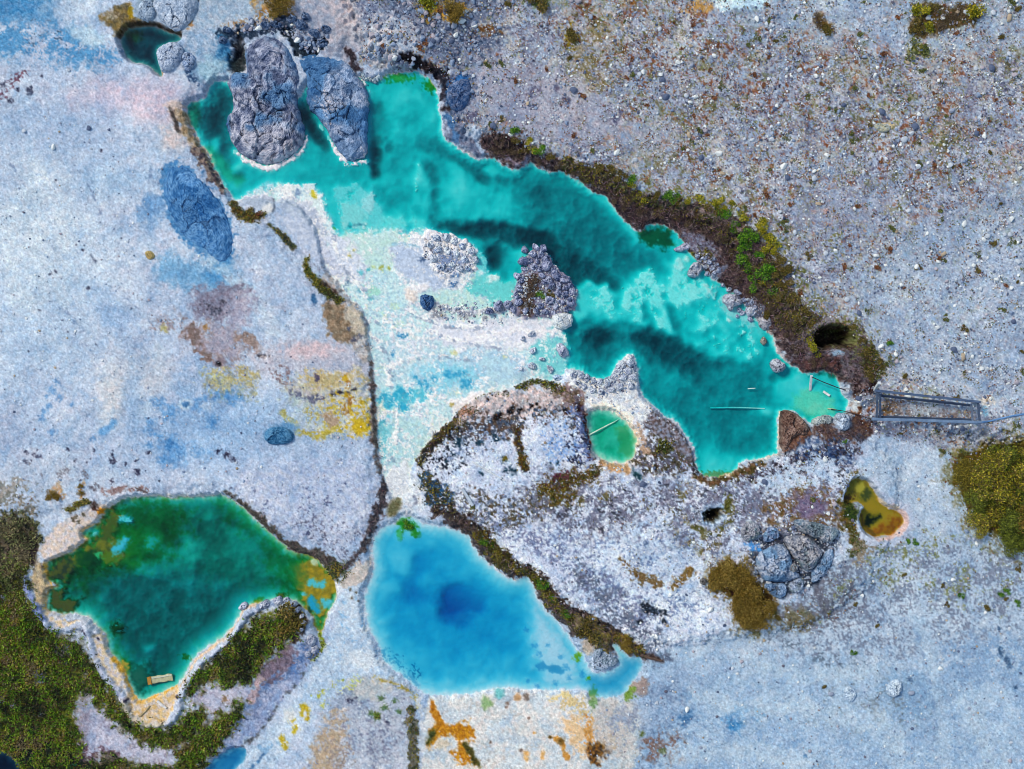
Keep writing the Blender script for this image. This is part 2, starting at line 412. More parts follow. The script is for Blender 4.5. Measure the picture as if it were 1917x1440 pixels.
A(P("1060,-130 1940,-130 1950,420 1500,420 1200,330 1060,200"), (116, 78, 62), soft=60, n=40, thr=.55, ts=10, a=.8)
A(P("1050,-130 2000,-130 1950,380 1420,430 1080,300"), (92, 96, 66), soft=60, n=40, thr=.55, ts=16, a=.6)
A(P("1060,60 1150,40 1230,120 1160,200 1080,160"), (104, 96, 62), soft=20, n=20, thr=.35, ts=16, a=.7)
A(P("1700,400 2080,320 2080,820 1700,760 1560,560"), (172, 182, 206), soft=50, n=30, a=.7)
A(P("1300,-130 2080,-130 2080,80 1700,110 1300,50"), (176, 188, 212), soft=30, n=20, a=.6)
A(P("875,120 960,122 1060,150 1150,200 1180,240 1100,280 1000,260 920,225 870,190"), (160, 158, 178), soft=20, n=14, a=.85)
B(1200, 260, 60, 30, (172, 172, 190), soft=.6, a=.6)
B(1560, 390, 90, 30, (176, 176, 196), soft=.6, a=.6)
DOTS("995,180,9 1010,175,5 1040,170,6 1060,195,8 1000,205,5 1150,230,8 1160,215,5 880,225,9 890,220,6", (94, 96, 122), n=.7)
L(P("1860,285 1900,275 1930,268"), 4, (150, 130, 136), n=4, thr=-.2)
B(1845, 110, 18, 16, (126, 134, 158), n=.6, thr=-.2)
A(P("1330,-40 1430,-40 1436,12 1410,24 1380,18 1350,30 1334,18"), (206, 220, 236), n=6)
B(1360, 12, 24, 12, (222, 230, 240), n=.5)
B(1650, 242, 14, 7, (190, 176, 150))
L(P("672,-10 700,30 720,60"), 14, (108, 118, 146), n=12, thr=-.1, gravel=1)
A(P("690,-130 900,-130 960,60 900,130 830,130 790,100 760,60 720,40"), (112, 122, 148), soft=14, n=14, thr=-.25, ts=10, gravel=1.)
A(P("690,-130 900,-130 960,60 900,130 830,130 790,100 760,60 720,40"), (60, 74, 100), soft=14, n=14, thr=.35, ts=6, a=.85)
A(P("690,40 770,40 790,90 760,120 700,125 680,90"), (190, 184, 196), soft=10, n=12, c2=(160, 166, 186), gravel=.2)
B(805, 12, 22, 24, (156, 130, 64), n=.5, thr=-.3, ts=8, weed=1)
B(845, 32, 28, 14, (184, 148, 84), n=.6, thr=-.2, ts=8, weed=.6)
B(915, 62, 18, 10, (104, 76, 48), n=.6, thr=-.2)
B(1010, 10, 26, 12, (92, 104, 74), n=.6, thr=-.2, weed=1)
B(1065, 75, 16, 22, (130, 116, 44), n=.7, thr=-.1, weed=1)
B(1300, 22, 22, 14, (176, 142, 96), n=.6, thr=-.2)
B(1180, 5, 16, 12, (120, 92, 60), n=.6, thr=-.2)
L(P("754,112 780,118 806,134 826,142"), 9, (44, 40, 50), n=6, dz=-.2)
L(P("826,142 834,165 836,186"), 9, (46, 46, 60), n=5)
A(P("840,150 880,140 895,160 880,200 862,226 880,262 905,290 890,296 850,272 834,250 836,200"), (92, 108, 140), n=8, c2=(118, 124, 150))
B(866, 152, 14, 9, (52, 100, 154), rot=-20)
B(848, 178, 11, 20, (60, 104, 158))
L(P("832,204 850,204"), 5, (40, 34, 40), n=3)
L(P("836,215 846,240 856,262"), 6, (70, 110, 158), n=5)
L(P("848,272 870,285 893,299"), 3, (206, 196, 204), n=2)

# the brown bank above the turquoise pool
BANK = P("905,252 935,258 975,268 1010,290 1060,308 1110,316 1150,336 1200,368 1260,374 1320,388 1390,420 1440,470 1475,540 1505,592 1550,598 1600,640 1640,690 1630,735 1600,740 1575,716 1560,700 1518,702 1470,676 1445,628 1412,590 1372,552 1330,520 1282,470 1250,424 1196,438 1160,404 1110,360 1075,334 1020,320 990,308 965,321 930,298 908,290")
A(BANK, (88, 72, 74), n=8, c2=(62, 52, 56), ns2=10, brush=1.)
A(BANK, (40, 32, 38), n=6, thr=.25, ts=10, a=.85)
A(BANK, (140, 124, 126), n=6, thr=.62, ts=6, a=.8)
L(P("1060,312 1120,330 1160,356 1210,386 1290,404 1340,424 1400,470 1440,540 1480,600 1560,630"), [14, 16, 12, 8, 8, 16, 24, 26, 24, 14], (86, 84, 44), n=10, c2=(70, 62, 50), thr=-.2, ts=16, moss=.5)
L(P("1310,398 1340,406 1370,426 1400,452"), 3, (134, 118, 122), n=4)
L(P("1200,420 1250,402 1290,408 1330,428 1360,440"), 6, (52, 40, 44), n=5)
A(P("918,262 960,258 985,272 1000,292 975,306 955,300 930,290"), (44, 34, 40), n=5, c2=(64, 54, 48))
L(P("952,300 972,310 984,302 990,296"), 4, (150, 140, 164), n=3)
A(P("1270,436 1300,440 1330,450 1340,470 1345,500 1330,505 1310,480 1290,470"), (150, 154, 180), n=8, c2=(110, 106, 130), ns2=6)
A(P("1345,500 1365,500 1345,520 1330,520"), (150, 160, 190), n=4, c2=(100, 106, 134), ns2=6)
A(P("1380,566 1420,560 1436,596 1420,604 1400,590"), (146, 150, 176), n=6, c2=(76, 84, 108), ns2=6)
B(1315, 478, 16, 10, (110, 110, 40), n=.6, thr=-.2, moss=.7)
L(P("1440,625 1450,650 1464,672 1480,686 1515,704"), 3.5, (176, 168, 178), n=3)
L(P("1425,600 1436,616 1446,636"), 4, (190, 178, 176), n=3)
B(1528, 640, 24, 34, (98, 92, 104), n=.5, c2=(70, 62, 70))
A(P("1500,612 1540,600 1600,608 1620,640 1640,690 1620,720 1590,705 1540,690 1480,680 1470,650"), (82, 76, 84), n=8, c2=(110, 100, 112), thr=-.3, ts=8, brush=.7)
A(P("1480,672 1520,670 1560,664 1570,690 1530,704 1500,698"), (96, 66, 66), n=6, c2=(64, 48, 50), brush=.8)
A(P("1600,640 1630,640 1650,690 1636,712 1606,700"), (78, 84, 46), n=8, thr=-.3, moss=.8)
L(P("1645,672 1650,690 1640,706 1628,712"), 2, (186, 178, 186), n=2)
L(P("1510,622 1522,610 1546,601 1578,602 1602,616"), 4, (150, 142, 150), n=3)
A(PITP, (58, 50, 44), n=4, soft=2, c2=(84, 72, 62), ns2=6, gravel=-1, weed=-1, brush=-1, moss=-1)
B(1560, 661, 13, 5, (176, 200, 226), n=.3)  # lit patch at the pit's lower edge, painted pale
A(P("1590,745 1606,740 1610,800 1594,800"), (120, 84, 56), n=5, c2=(84, 62, 56))
B(1598, 760, 7, 12, (206, 206, 214), n=.4)
A(P("1570,770 1604,776 1640,800 1600,830 1540,830 1510,800 1540,792"), (96, 74, 66), n=8, c2=(72, 60, 64), brush=.3)
B(1572, 790, 18, 20, (176, 186, 210), n=.4, c2=(150, 160, 190))
A(P("1460,766 1482,770 1510,794 1520,815 1500,830 1480,838 1466,850 1458,846 1460,800"), (92, 64, 56), n=5, c2=(126, 90, 72), dz=.15)
L(P("1462,768 1458,800 1460,845 1440,856 1400,866"), 4, (196, 180, 170), n=3, thr=-.3)
B(1463, 768, 10, 5, (210, 200, 150))
A(P("1640,745 1800,765 1810,790 1640,780"), (118, 112, 118), n=6, thr=-.2, ts=8)
B(1720, 765, 34, 11, (176, 178, 192), n=.4, thr=-.3)
B(1660, 765, 14, 11, (134, 104, 66), n=.6, thr=-.2)
B(1838, 750, 16, 8, (196, 190, 190), n=.4)
B(1835, 770, 6, 8, (150, 190, 216), n=.4)

# the south-east flat
SE = P("1190,1225 1300,1190 1400,1130 1500,1050 1560,960 1600,840 1760,850 2080,880 2080,1570 1100,1570 1100,1310 1200,1290")
A(SE, (178, 197, 226), soft=14, n=14, c2=(190, 206, 230), ns2=40)
A(P("1580,860 1780,840 1800,1000 1900,1060 1980,1180 1750,1250 1500,1230 1300,1230 1320,1130 1500,1100"), (210, 216, 234), soft=30, n=24, a=.8)
A(P("1440,1090 1560,1000 1700,1020 1850,1000 1980,1050 1980,1180 1880,1180 1750,1220 1550,1220 1450,1200"), (118, 126, 150), soft=20, n=30, thr=.12, ts=6, a=.8)
A(P("1640,1000 1760,990 1860,1040 1920,1130 1860,1150 1700,1090 1600,1100 1500,1160"), (116, 124, 72), soft=20, n=26, thr=.35, ts=10, a=.8, weed=.8)
A(P("1440,1110 1540,1060 1600,1080 1600,1160 1500,1180 1440,1170"), (98, 100, 116), soft=16, n=20, thr=-.1, ts=6, a=.85, weed=.25)
B(1490, 1160, 34, 24, (112, 106, 84), n=.5, thr=-.2, ts=6, weed=.8)
L(P("1300,1180 1400,1170 1480,1200 1540,1240 1600,1250"), 14, (96, 112, 132), n=14, thr=.3, ts=6, a=.8)
A(P("1700,1190 1960,1180 1960,1280 1760,1270"), (146, 172, 208), soft=16, n=16, thr=-.1, ts=16, a=.85)
A(P("1640,1260 1740,1250 1760,1330 1640,1340"), (150, 178, 212), soft=16, n=16, a=.7)
L(P("1716,1160 1740,1240 1756,1330 1770,1440 1780,1560"), [14, 16, 12, 14, 16], (194, 208, 230), soft=8, n=7, a=.9)
L(P("1712,1180 1730,1240 1742,1300 1752,1360"), 2, (140, 164, 200), n=3, a=.7)
DOTS("1870,1220,6 1880,1232,7 1886,1243,6 1868,1212,4 1898,1285,4 1866,1175,4 1700,1270,5", (74, 104, 140), n=.5)
DOTS("1375,1353,14 1360,1345,9 1420,1335,10 1385,1330,14 1370,1360,8", (124, 174, 220), n=.7)
DOTS("1370,1355,8 1384,1352,5", (58, 130, 186), n=.6)
DOTS("1284,1340,12 1280,1355,6 1505,1412,4 1282,1300,10", (70, 120, 170), n=.6)
A(P("1500,1300 1700,1250 1740,1340 1600,1380 1500,1350"), (120, 130, 140), soft=16, n=24, thr=.5, ts=6, a=.7, weed=.4)
A(P("1100,1300 1290,1240 1330,1270 1200,1400 1100,1440"), (176, 190, 218), soft=16, n=14, a=.7)
A(P("1190,1310 1260,1260 1300,1290 1280,1400 1200,1420"), (110, 130, 164), soft=20, n=24, thr=.3, ts=6, a=.75)
A(P("1560,1400 1960,1380 1960,1570 1560,1570"), (96, 130, 176), soft=30, n=24, thr=.7, ts=6, a=.6)
A(P("1180,1340 1560,1300 1560,1570 1180,1570"), (130, 160, 200), soft=30, n=24, thr=.55, ts=4, a=.7)
A(P("1180,1340 1960,1240 1960,1570 1180,1570"), (216, 226, 240), soft=30, n=24, thr=.85, ts=4, a=.7)
B(1240, 1400, 36, 26, (126, 104, 100), n=.7, thr=.0, ts=8)
DOTS("1240,1404,7 1200,1372,6", (84, 100, 50), n=.6)

for q_, w_ in (("1300,1300 1400,1330 1500,1320 1600,1350", 14), ("1420,1240 1520,1270 1640,1250", 12), ("1250,1420 1380,1400 1500,1430", 16), ("1800,1320 1840,1380 1850,1440", 16), ("1640,1340 1680,1400 1680,1450", 14)):
    L(P(q_), w_, (214, 222, 236), soft=14, n=12, a=.6)

# the speckled rise between the pools
RISE = P("770,860 812,812 848,782 870,758 900,738 960,732 1000,708 1080,700 1140,715 1200,750 1262,786 1300,846 1312,892 1380,880 1460,850 1560,830 1610,850 1600,940 1610,1000 1560,1050 1500,1120 1400,1160 1300,1200 1200,1225 1100,1170 1010,1100 940,1050 880,990 800,950 775,900")
A(RISE, (204, 208, 232), soft=8, n=8, c2=(214, 218, 238), ns2=25)
A(P("1060,870 1200,900 1320,900 1480,860 1600,850 1600,1000 1420,1060 1300,1130 1180,1100 1060,1000 940,930"), (106, 112, 138), soft=20, n=20, thr=.02, ts=10, a=.85)
A(P("1060,870 1200,900 1320,900 1480,860 1600,850 1600,1000 1420,1060 1300,1130 1180,1100 1060,1000 940,930"), (66, 72, 88), soft=20, n=20, thr=.5, ts=6, a=.85, weed=.3)
A(P("1060,870 1200,900 1320,900 1480,860 1600,850 1600,1000 1420,1060 1300,1130 1180,1100 1060,1000 940,930"), (98, 94, 62), soft=20, n=20, thr=.6, ts=16, a=.75, weed=.6)
A(P("1090,1000 1200,980 1320,1020 1360,1090 1300,1180 1180,1160 1080,1090"), (212, 219, 240), soft=24, n=30, a=.85)
A(P("1090,1000 1200,980 1320,1020 1360,1090 1300,1180 1180,1160 1080,1090"), (110, 128, 168), soft=24, n=24, thr=.45, ts=6, a=.8)
L(P("880,960 960,990 1060,1030 1110,1090 1200,1160"), 26, (112, 122, 158), soft=12, n=22, thr=.05, ts=6, a=.85)
L(P("1090,1080 1130,1120 1180,1170 1230,1220"), 22, (92, 104, 128), soft=12, n=20, thr=-.1, ts=6, a=.85)
L(P("1165,1055 1190,1072 1230,1090"), 10, (116, 104, 84), n=7, thr=-.4, ts=10, weed=.8)
L(P("1262,1092 1276,1080 1290,1066"), 9, (120, 106, 78), n=6, thr=-.3, weed=.8)
DOTS("1212,1138,10 1224,1142,7 1240,1145,7 1205,1130,7 1196,1160,5 1240,1160,5", (46, 58, 74), n=.7)
A(P("1330,840 1420,880 1480,850 1600,800 1620,830 1560,870 1460,880 1400,900 1330,905 1270,870"), (82, 84, 106), n=12, thr=-.2, ts=8, c2=(52, 52, 62), weed=.3)
A(P("1470,830 1520,815 1600,830 1580,870 1500,870"), (58, 82, 124), n=10, thr=.1, ts=8, a=.8)
A(P("1490,860 1560,850 1560,900 1440,930 1400,900"), (206, 216, 238), n=14, thr=-.2, ts=10, a=.9)
L(P("1300,890 1330,905 1380,885 1420,868"), 6, (104, 86, 74), n=5, c2=(78, 74, 52))
L(P("1362,888 1376,872 1386,864"), 4, (216, 206, 206), n=2)
A(P("1440,930 1540,900 1580,960 1560,990 1470,975 1420,985"), (124, 110, 106), soft=12, n=16, thr=-.15, ts=8, c2=(104, 92, 70), weed=.3)
B(1510, 945, 30, 24, (118, 112, 142), n=.5)
A(P("1560,930 1590,890 1606,880 1590,940 1608,990 1620,1020 1600,1040 1580,1000"), (84, 84, 50), n=10, thr=-.3, ts=10, c2=(104, 92, 60), weed=.8)
A(P("1590,1000 1640,1010 1620,1040 1600,1070 1590,1040"), (140, 128, 110), n=8, thr=-.2)
# its dark mossy margin towards the pale terrace
L(P("790,858 812,828 850,795 880,768"), [8, 10, 14, 10], (44, 42, 50), n=7, c2=(76, 70, 46), moss=.35, brush=.4)
A(P("776,880 812,828 860,785 900,760 960,745 940,800 880,850 840,900 800,920"), (44, 52, 70), n=14, thr=.18, ts=8)
A(P("1060,760 1100,770 1106,850 1080,880 1050,840"), (50, 58, 84), n=12, thr=.2, ts=6)
L(P("890,740 912,730 932,732 950,738"), [6, 8, 8, 4], (50, 46, 54), n=4, moss=.4)
L(P("968,722 990,712 1010,708 1030,720 1050,728"), [6, 10, 9, 7, 5], (50, 46, 52), n=5, c2=(58, 74, 36), moss=.8)
A(P("870,742 900,734 960,735 1010,720 1060,735 1090,760 1060,780 1000,770 940,790 880,790 850,800"), (204, 192, 200), n=8, c2=(178, 172, 180))
A(P("880,770 960,760 1080,760 1100,790 1080,800 1000,785 960,820 880,830 850,810"), (78, 92, 116), n=12, thr=-.1, ts=10, c2=(98, 88, 86), weed=.3)
DOTS("996,760,4 974,768,5 930,782,6 955,771,5 1005,756,3 914,748,3 938,778,4 960,765,4 1085,756,5 1060,770,6", (30, 28, 34), n=.5, dz=-.1)
A(P("1040,720 1086,720 1108,750 1096,772 1064,764 1040,745"), (138, 128, 140), n=8, c2=(112, 104, 100))
L(P("1082,760 1096,790 1100,820 1106,850"), 8, (72, 56, 62), n=6, c2=(86, 92, 124))
L(P("1070,775 1090,800 1092,840 1096,870"), 12, (112, 130, 176), n=10, thr=.15, ts=6)
L(P("968,800 972,825 976,850 982,872"), [5, 6, 5, 7], (70, 72, 92), n=4, c2=(84, 70, 44), moss=.3)
B(978, 860, 9, 12, (110, 88, 44), n=.5, moss=.5)
A(P("850,812 900,815 960,800 900,850 840,860"), (134, 150, 184), n=14, thr=.2, ts=8)
A(P("1010,790 1070,780 1080,860 1020,870"), (120, 156, 214), n=14, thr=.25, ts=8, a=.7)
DOTS("860,826,9 900,828,5 895,829,5 945,858,6 960,880,7 948,880,5 850,851,4 902,886,4 898,882,2 836,864,3 931,822,5 925,815,4 1030,867,3 1043,866,4", (44, 74, 96), n=.7)
DOTS("945,858,5 866,758,6", (104, 100, 50), n=.6)
B(870, 768, 13, 10, (150, 120, 112), n=.5)
A(P("780,890 800,880 830,900 850,930 860,960 830,960 800,945 790,920"), (52, 92, 136), n=9, thr=-.3, ts=8, c2=(80, 78, 74), moss=.3)
A(P("830,930 900,910 960,935 1040,930 1000,980 930,1000 880,985"), (92, 88, 78), n=14, thr=-.05, ts=8, c2=(104, 116, 140), weed=.5)
A(P("1010,900 1060,880 1110,870 1130,890 1080,905 1040,930 1010,930"), (104, 88, 54), n=9, thr=-.3, ts=10, c2=(84, 70, 66), moss=.6)
L(P("1040,892 1062,886"), 6, (100, 66, 84), n=5)
A(P("1010,920 1060,910 1085,930 1060,945 1020,940"), (104, 92, 60), n=7, thr=-.2, moss=.5)
L(P("1110,850 1160,876 1200,860 1230,840"), 6, (200, 196, 206), n=5)
A(P("1180,840 1240,790 1290,830 1300,880 1240,890 1180,880"), (104, 108, 130), n=10, thr=-.2, ts=8, c2=(84, 82, 74), weed=.2)
B(1245, 836, 14, 12, (64, 76, 42), n=.6, moss=.5)
DOTS("1188,886,7 1194,892,6", (40, 74, 88), n=.5)
L(P("1130,868 1150,876 1170,878"), 7, (176, 150, 126), n=4)
L(P("1196,790 1200,830 1210,845"), 5, (168, 150, 140), n=5)
L(P("1100,770 1100,800 1106,830"), 3, (120, 60, 40), n=3)
# white neck and peninsula
A(P("1066,695 1100,705 1140,714 1152,692 1166,673 1180,664 1188,674 1192,692 1192,722 1200,748 1224,764 1200,800 1180,790 1150,768 1110,765 1098,772 1090,755 1100,730 1070,720"), (204, 206, 222), n=6, c2=(224, 222, 228))
A(P("1066,695 1100,705 1140,714 1152,692 1166,673 1188,676 1192,722 1150,750 1100,735"), (112, 122, 156), n=6, thr=.45, ts=6, a=.8)
L(P("1150,772 1170,786 1186,800 1194,830"), 5, (206, 196, 190), n=4)
L(P("1110,763 1140,757 1160,770 1180,786"), 6, (232, 224, 220), n=4)
A(P("1216,764 1262,788 1278,808 1296,838 1304,868 1290,860 1250,826 1220,810 1200,796"), (150, 152, 172), n=6, c2=(98, 94, 102), ns2=8)
L(P("1240,778 1262,787 1278,807 1290,826 1300,846 1305,875"), 2.5, (214, 212, 226), n=2)

# crust at the west outlet and around the blue pool
A(P("728,930 748,925 768,890 790,900 800,950 778,962 752,964 735,960"), (216, 218, 232), n=6, c2=(232, 232, 240))
L(P("770,950 782,940 776,928"), 1.3, (130, 136, 160), n=2)
A(P("728,938 750,930 752,950 738,968 724,968"), (98, 98, 70), n=2)
A(P("640,1110 690,1070 694,1030 700,1000 740,966 780,966 860,990 880,1004 886,1024 850,1000 720,1000 710,1100 690,1200 760,1280 790,1300 700,1300 620,1300 560,1360 500,1460 400,1460 400,1420 480,1400 560,1300 600,1230 618,1190 628,1150"), (196, 211, 234), soft=8, n=8, c2=(208, 218, 236))
A(P("640,1120 690,1130 700,1210 720,1250 640,1240 620,1200"), (150, 190, 228), soft=12, n=14, thr=.25, ts=10)
L(P("650,1090 668,1074 690,1060"), 14, (206, 198, 196), n=6, c2=(186, 180, 176))
DOTS("657,1102,3 668,1108,3 660,1118,3 672,1124,2", (90, 84, 74))
A(P("640,1220 690,1210 730,1240 700,1250 650,1250"), (222, 226, 238), n=8)
B(683, 1178, 7, 5, (232, 234, 242))
L(P("846,985 876,1002 888,1028 916,1058 942,1078 962,1086 984,1077 1002,1096"), 3.5, (204, 204, 216), n=3)
L(P("700,1000 694,1030 698,1060 690,1085"), 3, (212, 212, 222), n=3)
B(965, 1088, 9, 4, (226, 222, 222))
L(P("812,950 850,972 880,990 910,1020 950,1060 1000,1078 1020,1110 1060,1150 1110,1180 1150,1196 1200,1228"), [8, 12, 18, 20, 18, 14, 20, 22, 24, 18, 6], (84, 78, 76), n=8, c2=(54, 54, 62), brush=.7)
L(P("900,1000 930,1040 970,1066 1000,1080 1030,1120 1070,1160"), [9, 13, 11, 8, 8, 8], (98, 94, 48), n=8, c2=(72, 70, 44), moss=.7)
DOTS("905,1012,6 920,1020,6 1012,1090,9 1058,1152,6 1035,1120,6", (70, 124, 20), n=.5, moss=1)
L(P("1090,1165 1110,1180 1130,1200"), 16, (140, 130, 96), n=8, c2=(112, 104, 84), moss=.5)
L(P("1150,1190 1180,1205 1196,1220"), 10, (128, 112, 62), n=6, moss=.6)
L(P("1196,1222 1220,1230 1240,1236"), [6, 4, 2], (74, 58, 56), n=3)
A(P("1085,1210 1100,1190 1120,1200 1110,1222 1095,1228"), (182, 172, 162), n=5)
A(P("1180,1280 1200,1268 1216,1280 1210,1300 1185,1300"), (158, 142, 140), n=5)
# the ledge south of the blue pool
LEDGE = P("786,1302 850,1306 900,1298 950,1289 1000,1296 1095,1294 1112,1312 1168,1308 1200,1340 1190,1420 1160,1570 790,1570")
A(LEDGE, (214, 218, 228), soft=5, n=5, c2=(222, 219, 220), ns2=40)
L(P("830,1304 900,1293 950,1285 1000,1292 1060,1290"), 4, (230, 230, 236), n=4)
A(LEDGE, (184, 180, 178), n=5, thr=.7, ts=6, a=.7)
L(P("807,1308 812,1325 818,1340 824,1350"), [3, 5, 8, 7], (188, 126, 26), n=4, soft=3, c2=(168, 104, 18))
A(P("802,1385 806,1364 818,1352 832,1356 850,1352 876,1350 888,1356 890,1372 880,1384 868,1388 870,1396 880,1408 892,1424 896,1434 872,1432 852,1424 842,1410 854,1404 856,1390 846,1380 826,1376 818,1384 812,1396 802,1396"), (192, 134, 24), n=6, soft=4, c2=(168, 108, 22), ns2=8, thr=-.55, ts=6)
A(P("796,1390 808,1360 820,1362 812,1384 804,1394"), (84, 82, 26), n=3, c2=(50, 58, 20))
L(P("872,1390 880,1406 890,1424 898,1430"), [5, 6, 6, 4], (66, 64, 20), n=3)
B(845, 1385, 8, 12, (214, 216, 222), n=.4)
B(828, 1390, 12, 10, (204, 196, 180), n=.5)
A(P("1050,1350 1080,1330 1120,1345 1130,1400 1110,1420 1070,1400"), (222, 190, 150), soft=10, n=10, thr=-.4, ts=16)
L(P("1100,1345 1104,1380 1108,1405"), [8, 9, 10], (206, 148, 78), n=7, thr=-.4)
L(P("1140,1370 1148,1395"), 7, (218, 180, 130), n=6)
A(P("1094,1400 1120,1380 1145,1400 1140,1412 1116,1420 1126,1434 1112,1430 1100,1418"), (132, 88, 34), n=6, c2=(64, 46, 30), ns2=8)
L(P("1038,1378 1052,1382 1056,1400 1062,1420"), [4, 7, 3, 2], (196, 140, 64), n=4)
DOTS("1050,1385,7 1030,1378,4", (98, 74, 28))
DOTS("985,1408,6 1016,1408,5 1015,1416,4 985,1418,5 1000,1370,3", (214, 168, 104))
DOTS("990,1342,3 918,1388,3 950,1315,4 948,1322,3 975,1402,4 986,1304,7", (120, 104, 96))
DOTS("910,1310,8 918,1316,6 908,1320,7", (136, 172, 120))
B(935, 1297, 9, 9, (110, 184, 192), n=.3)
B(969, 1304, 7, 6, (178, 142, 104), n=.3)
L(P("1030,1305 1060,1300 1090,1304"), 5, (220, 202, 150), n=4, thr=-.1)
L(P("1060,1310 1080,1320 1096,1330"), 10, (206, 186, 140), n=7, thr=-.2)
A(P("1100,1310 1180,1305 1190,1340 1180,1420 1120,1400"), (200, 192, 190), soft=10, n=8, a=.8)
B(1110, 1310, 7, 14, (120, 156, 106), n=.4)
B(1178, 1295, 10, 14, (110, 140, 60), n=.6)
A(P("1130,1330 1200,1320 1200,1400 1150,1400"), (160, 164, 186), soft=14, n=14, thr=-.1, ts=10)
# the grey terrace south-west of it
GREY = P("560,1580 580,1420 610,1340 650,1280 700,1262 750,1275 778,1302 792,1580")
A(GREY, (184, 188, 206), soft=5, n=6, c2=(196, 198, 216), ns2=25)
A(GREY, (112, 118, 146), n=6, thr=.45, ts=6, a=.75)
A(GREY, (230, 234, 242), n=6, thr=.8, ts=4, a=.7)
A(P("560,1580 580,1420 612,1345 640,1320 640,1400 600,1580"), (178, 160, 138), soft=14, n=14, thr=-.3, ts=16)
A(P("600,1380 660,1390 680,1580 600,1580"), (150, 140, 136), n=14, thr=-.1, ts=8)
A(P("650,1280 700,1262 740,1272 720,1310 660,1310"), (198, 198, 202), soft=8, n=8)
L(P("700,1268 734,1276 760,1288 778,1302 784,1320"), 3, (150, 140, 70), n=4, thr=-.3)
DOTS("707,1340,7 696,1334,6 722,1322,6 715,1305,6 740,1310,5 748,1330,5 718,1325,4", (78, 108, 74), n=.7)
DOTS("706,1338,6", (86, 108, 24), n=.5, moss=.6)
DOTS("653,1309,4 660,1310,3 668,1304,3 725,1350,4", (62, 66, 94), n=.6)
L(P("770,1330 774,1370 774,1420 780,1460"), [7, 9, 9, 8], (110, 110, 106), n=6, c2=(74, 78, 70), moss=.4)
L(P("786,1310 790,1350 790,1400"), 4, (214, 216, 226), n=4)
DOTS("660,1280,8 670,1270,8 640,1290,6 615,1310,6 605,1318,5", (186, 196, 110), n=.7, thr=-.1)
L(P("590,1300 610,1290 640,1268"), 3, (164, 176, 80), n=5, thr=.0)
DOTS("574,1326,8 571,1336,7 577,1343,5 570,1320,6", (176, 156, 24), n=.5)
B(573, 1334, 3, 7, (220, 220, 230))
DOTS("548,1345,6 555,1362,6 552,1368,4 530,1383,6 535,1393,6 529,1378,5 537,1398,4", (184, 164, 40), n=.6)
B(543, 1335, 11, 12, (222, 222, 226))
L(P("600,1186 606,1206 600,1220 584,1234"), [3, 4, 4, 2], (126, 148, 34), n=3, moss=.3)
L(P("575,1245 560,1275 530,1300 515,1330 490,1365 460,1390 430,1410"), [3, 3, 3, 2, 3, 4, 3], (92, 98, 110), n=4, c2=(66, 74, 82))
L(P("500,1405 480,1425 460,1450"), 2.5, (60, 110, 160), n=4)
L(P("480,1395 500,1400 520,1390"), 3, (150, 184, 220), n=5)

# the grassy south-west
G1 = P("-160,980 0,972 46,966 78,990 66,1040 50,1088 62,1130 96,1188 150,1192 178,1250 152,1290 138,1340 152,1380 150,1440 146,1580 -160,1580")
G2 = P("162,1240 190,1252 214,1292 242,1335 262,1355 300,1364 334,1356 350,1330 388,1322 392,1350 352,1388 300,1398 240,1372 190,1316 160,1290")
G3 = P("342,1300 362,1268 392,1238 432,1200 462,1168 500,1148 540,1150 568,1180 530,1204 500,1232 472,1272 440,1282 398,1274 366,1292")
G4 = P("336,1396 372,1372 400,1352 428,1330 448,1308 462,1316 444,1352 418,1384 396,1412 372,1440 330,1570 140,1580 150,1440 176,1420 220,1414 290,1440 340,1430")
SOIL = P("140,1390 134,1340 186,1310 240,1370 300,1398 352,1388 392,1350 390,1322 352,1320 366,1292 400,1276 440,1282 476,1276 470,1300 448,1308 400,1352 340,1420 290,1440 220,1416 160,1420")
A(P("430,1330 470,1296 520,1240 580,1190 600,1190 604,1215 580,1240 560,1275 530,1300 490,1365 430,1405 396,1415"), (178, 182, 212), n=8, c2=(150, 166, 206), ns2=25)
A(P("430,1330 470,1296 520,1240 580,1190 600,1190 604,1215 560,1275 530,1300 490,1365 430,1405"), (96, 112, 150), n=8, thr=.4, ts=6, a=.8)
A(P("520,1245 555,1195 580,1190 578,1225 560,1260 520,1280 480,1280"), (98, 130, 184), n=8, thr=-.3, ts=16)
A(P("476,1270 504,1234 530,1206 560,1196 556,1230 530,1262 500,1280"), (104, 92, 108), n=8, c2=(128, 116, 136))
A(SOIL, (206, 200, 222), n=8, c2=(190, 186, 208))
A(SOIL, (140, 132, 156), n=8, thr=.55, ts=6, a=.7)
A(P("150,1390 200,1400 240,1420 200,1436 160,1430"), (96, 76, 92), n=8, thr=-.3, ts=10, brush=.3)
L(P("488,1268 482,1290 470,1310"), 6, (176, 156, 166), n=5)
DOTS("425,1305,6", (140, 120, 96), n=.6)
B(160, 1320, 12, 60, (150, 136, 150), soft=.8, a=.6)
for g_, k_ in ((G1, 1.), (G2, 1.), (G3, 1.), (G4, .9)):
    A(g_, (110, 108, 84), n=14, soft=12, a=.6)
    A(g_, (72, 76, 30), n=13, soft=9, c2=(52, 58, 30), ns2=12, grass=k_)
    A(g_, (94, 104, 22), n=9, thr=.2, ts=16, a=.8)
    A(g_, (40, 42, 30), n=9, thr=.5, ts=10, a=.8)
A(P("-160,980 20,968 60,975 70,1010 40,1080 -20,1060 -160,1040"), (98, 92, 74), n=12, c2=(76, 70, 62), ns2=8)
A(P("20,1290 110,1290 110,1380 40,1380 -20,1330"), (64, 58, 40), soft=12, n=14, thr=-.2, ts=16, a=.8)
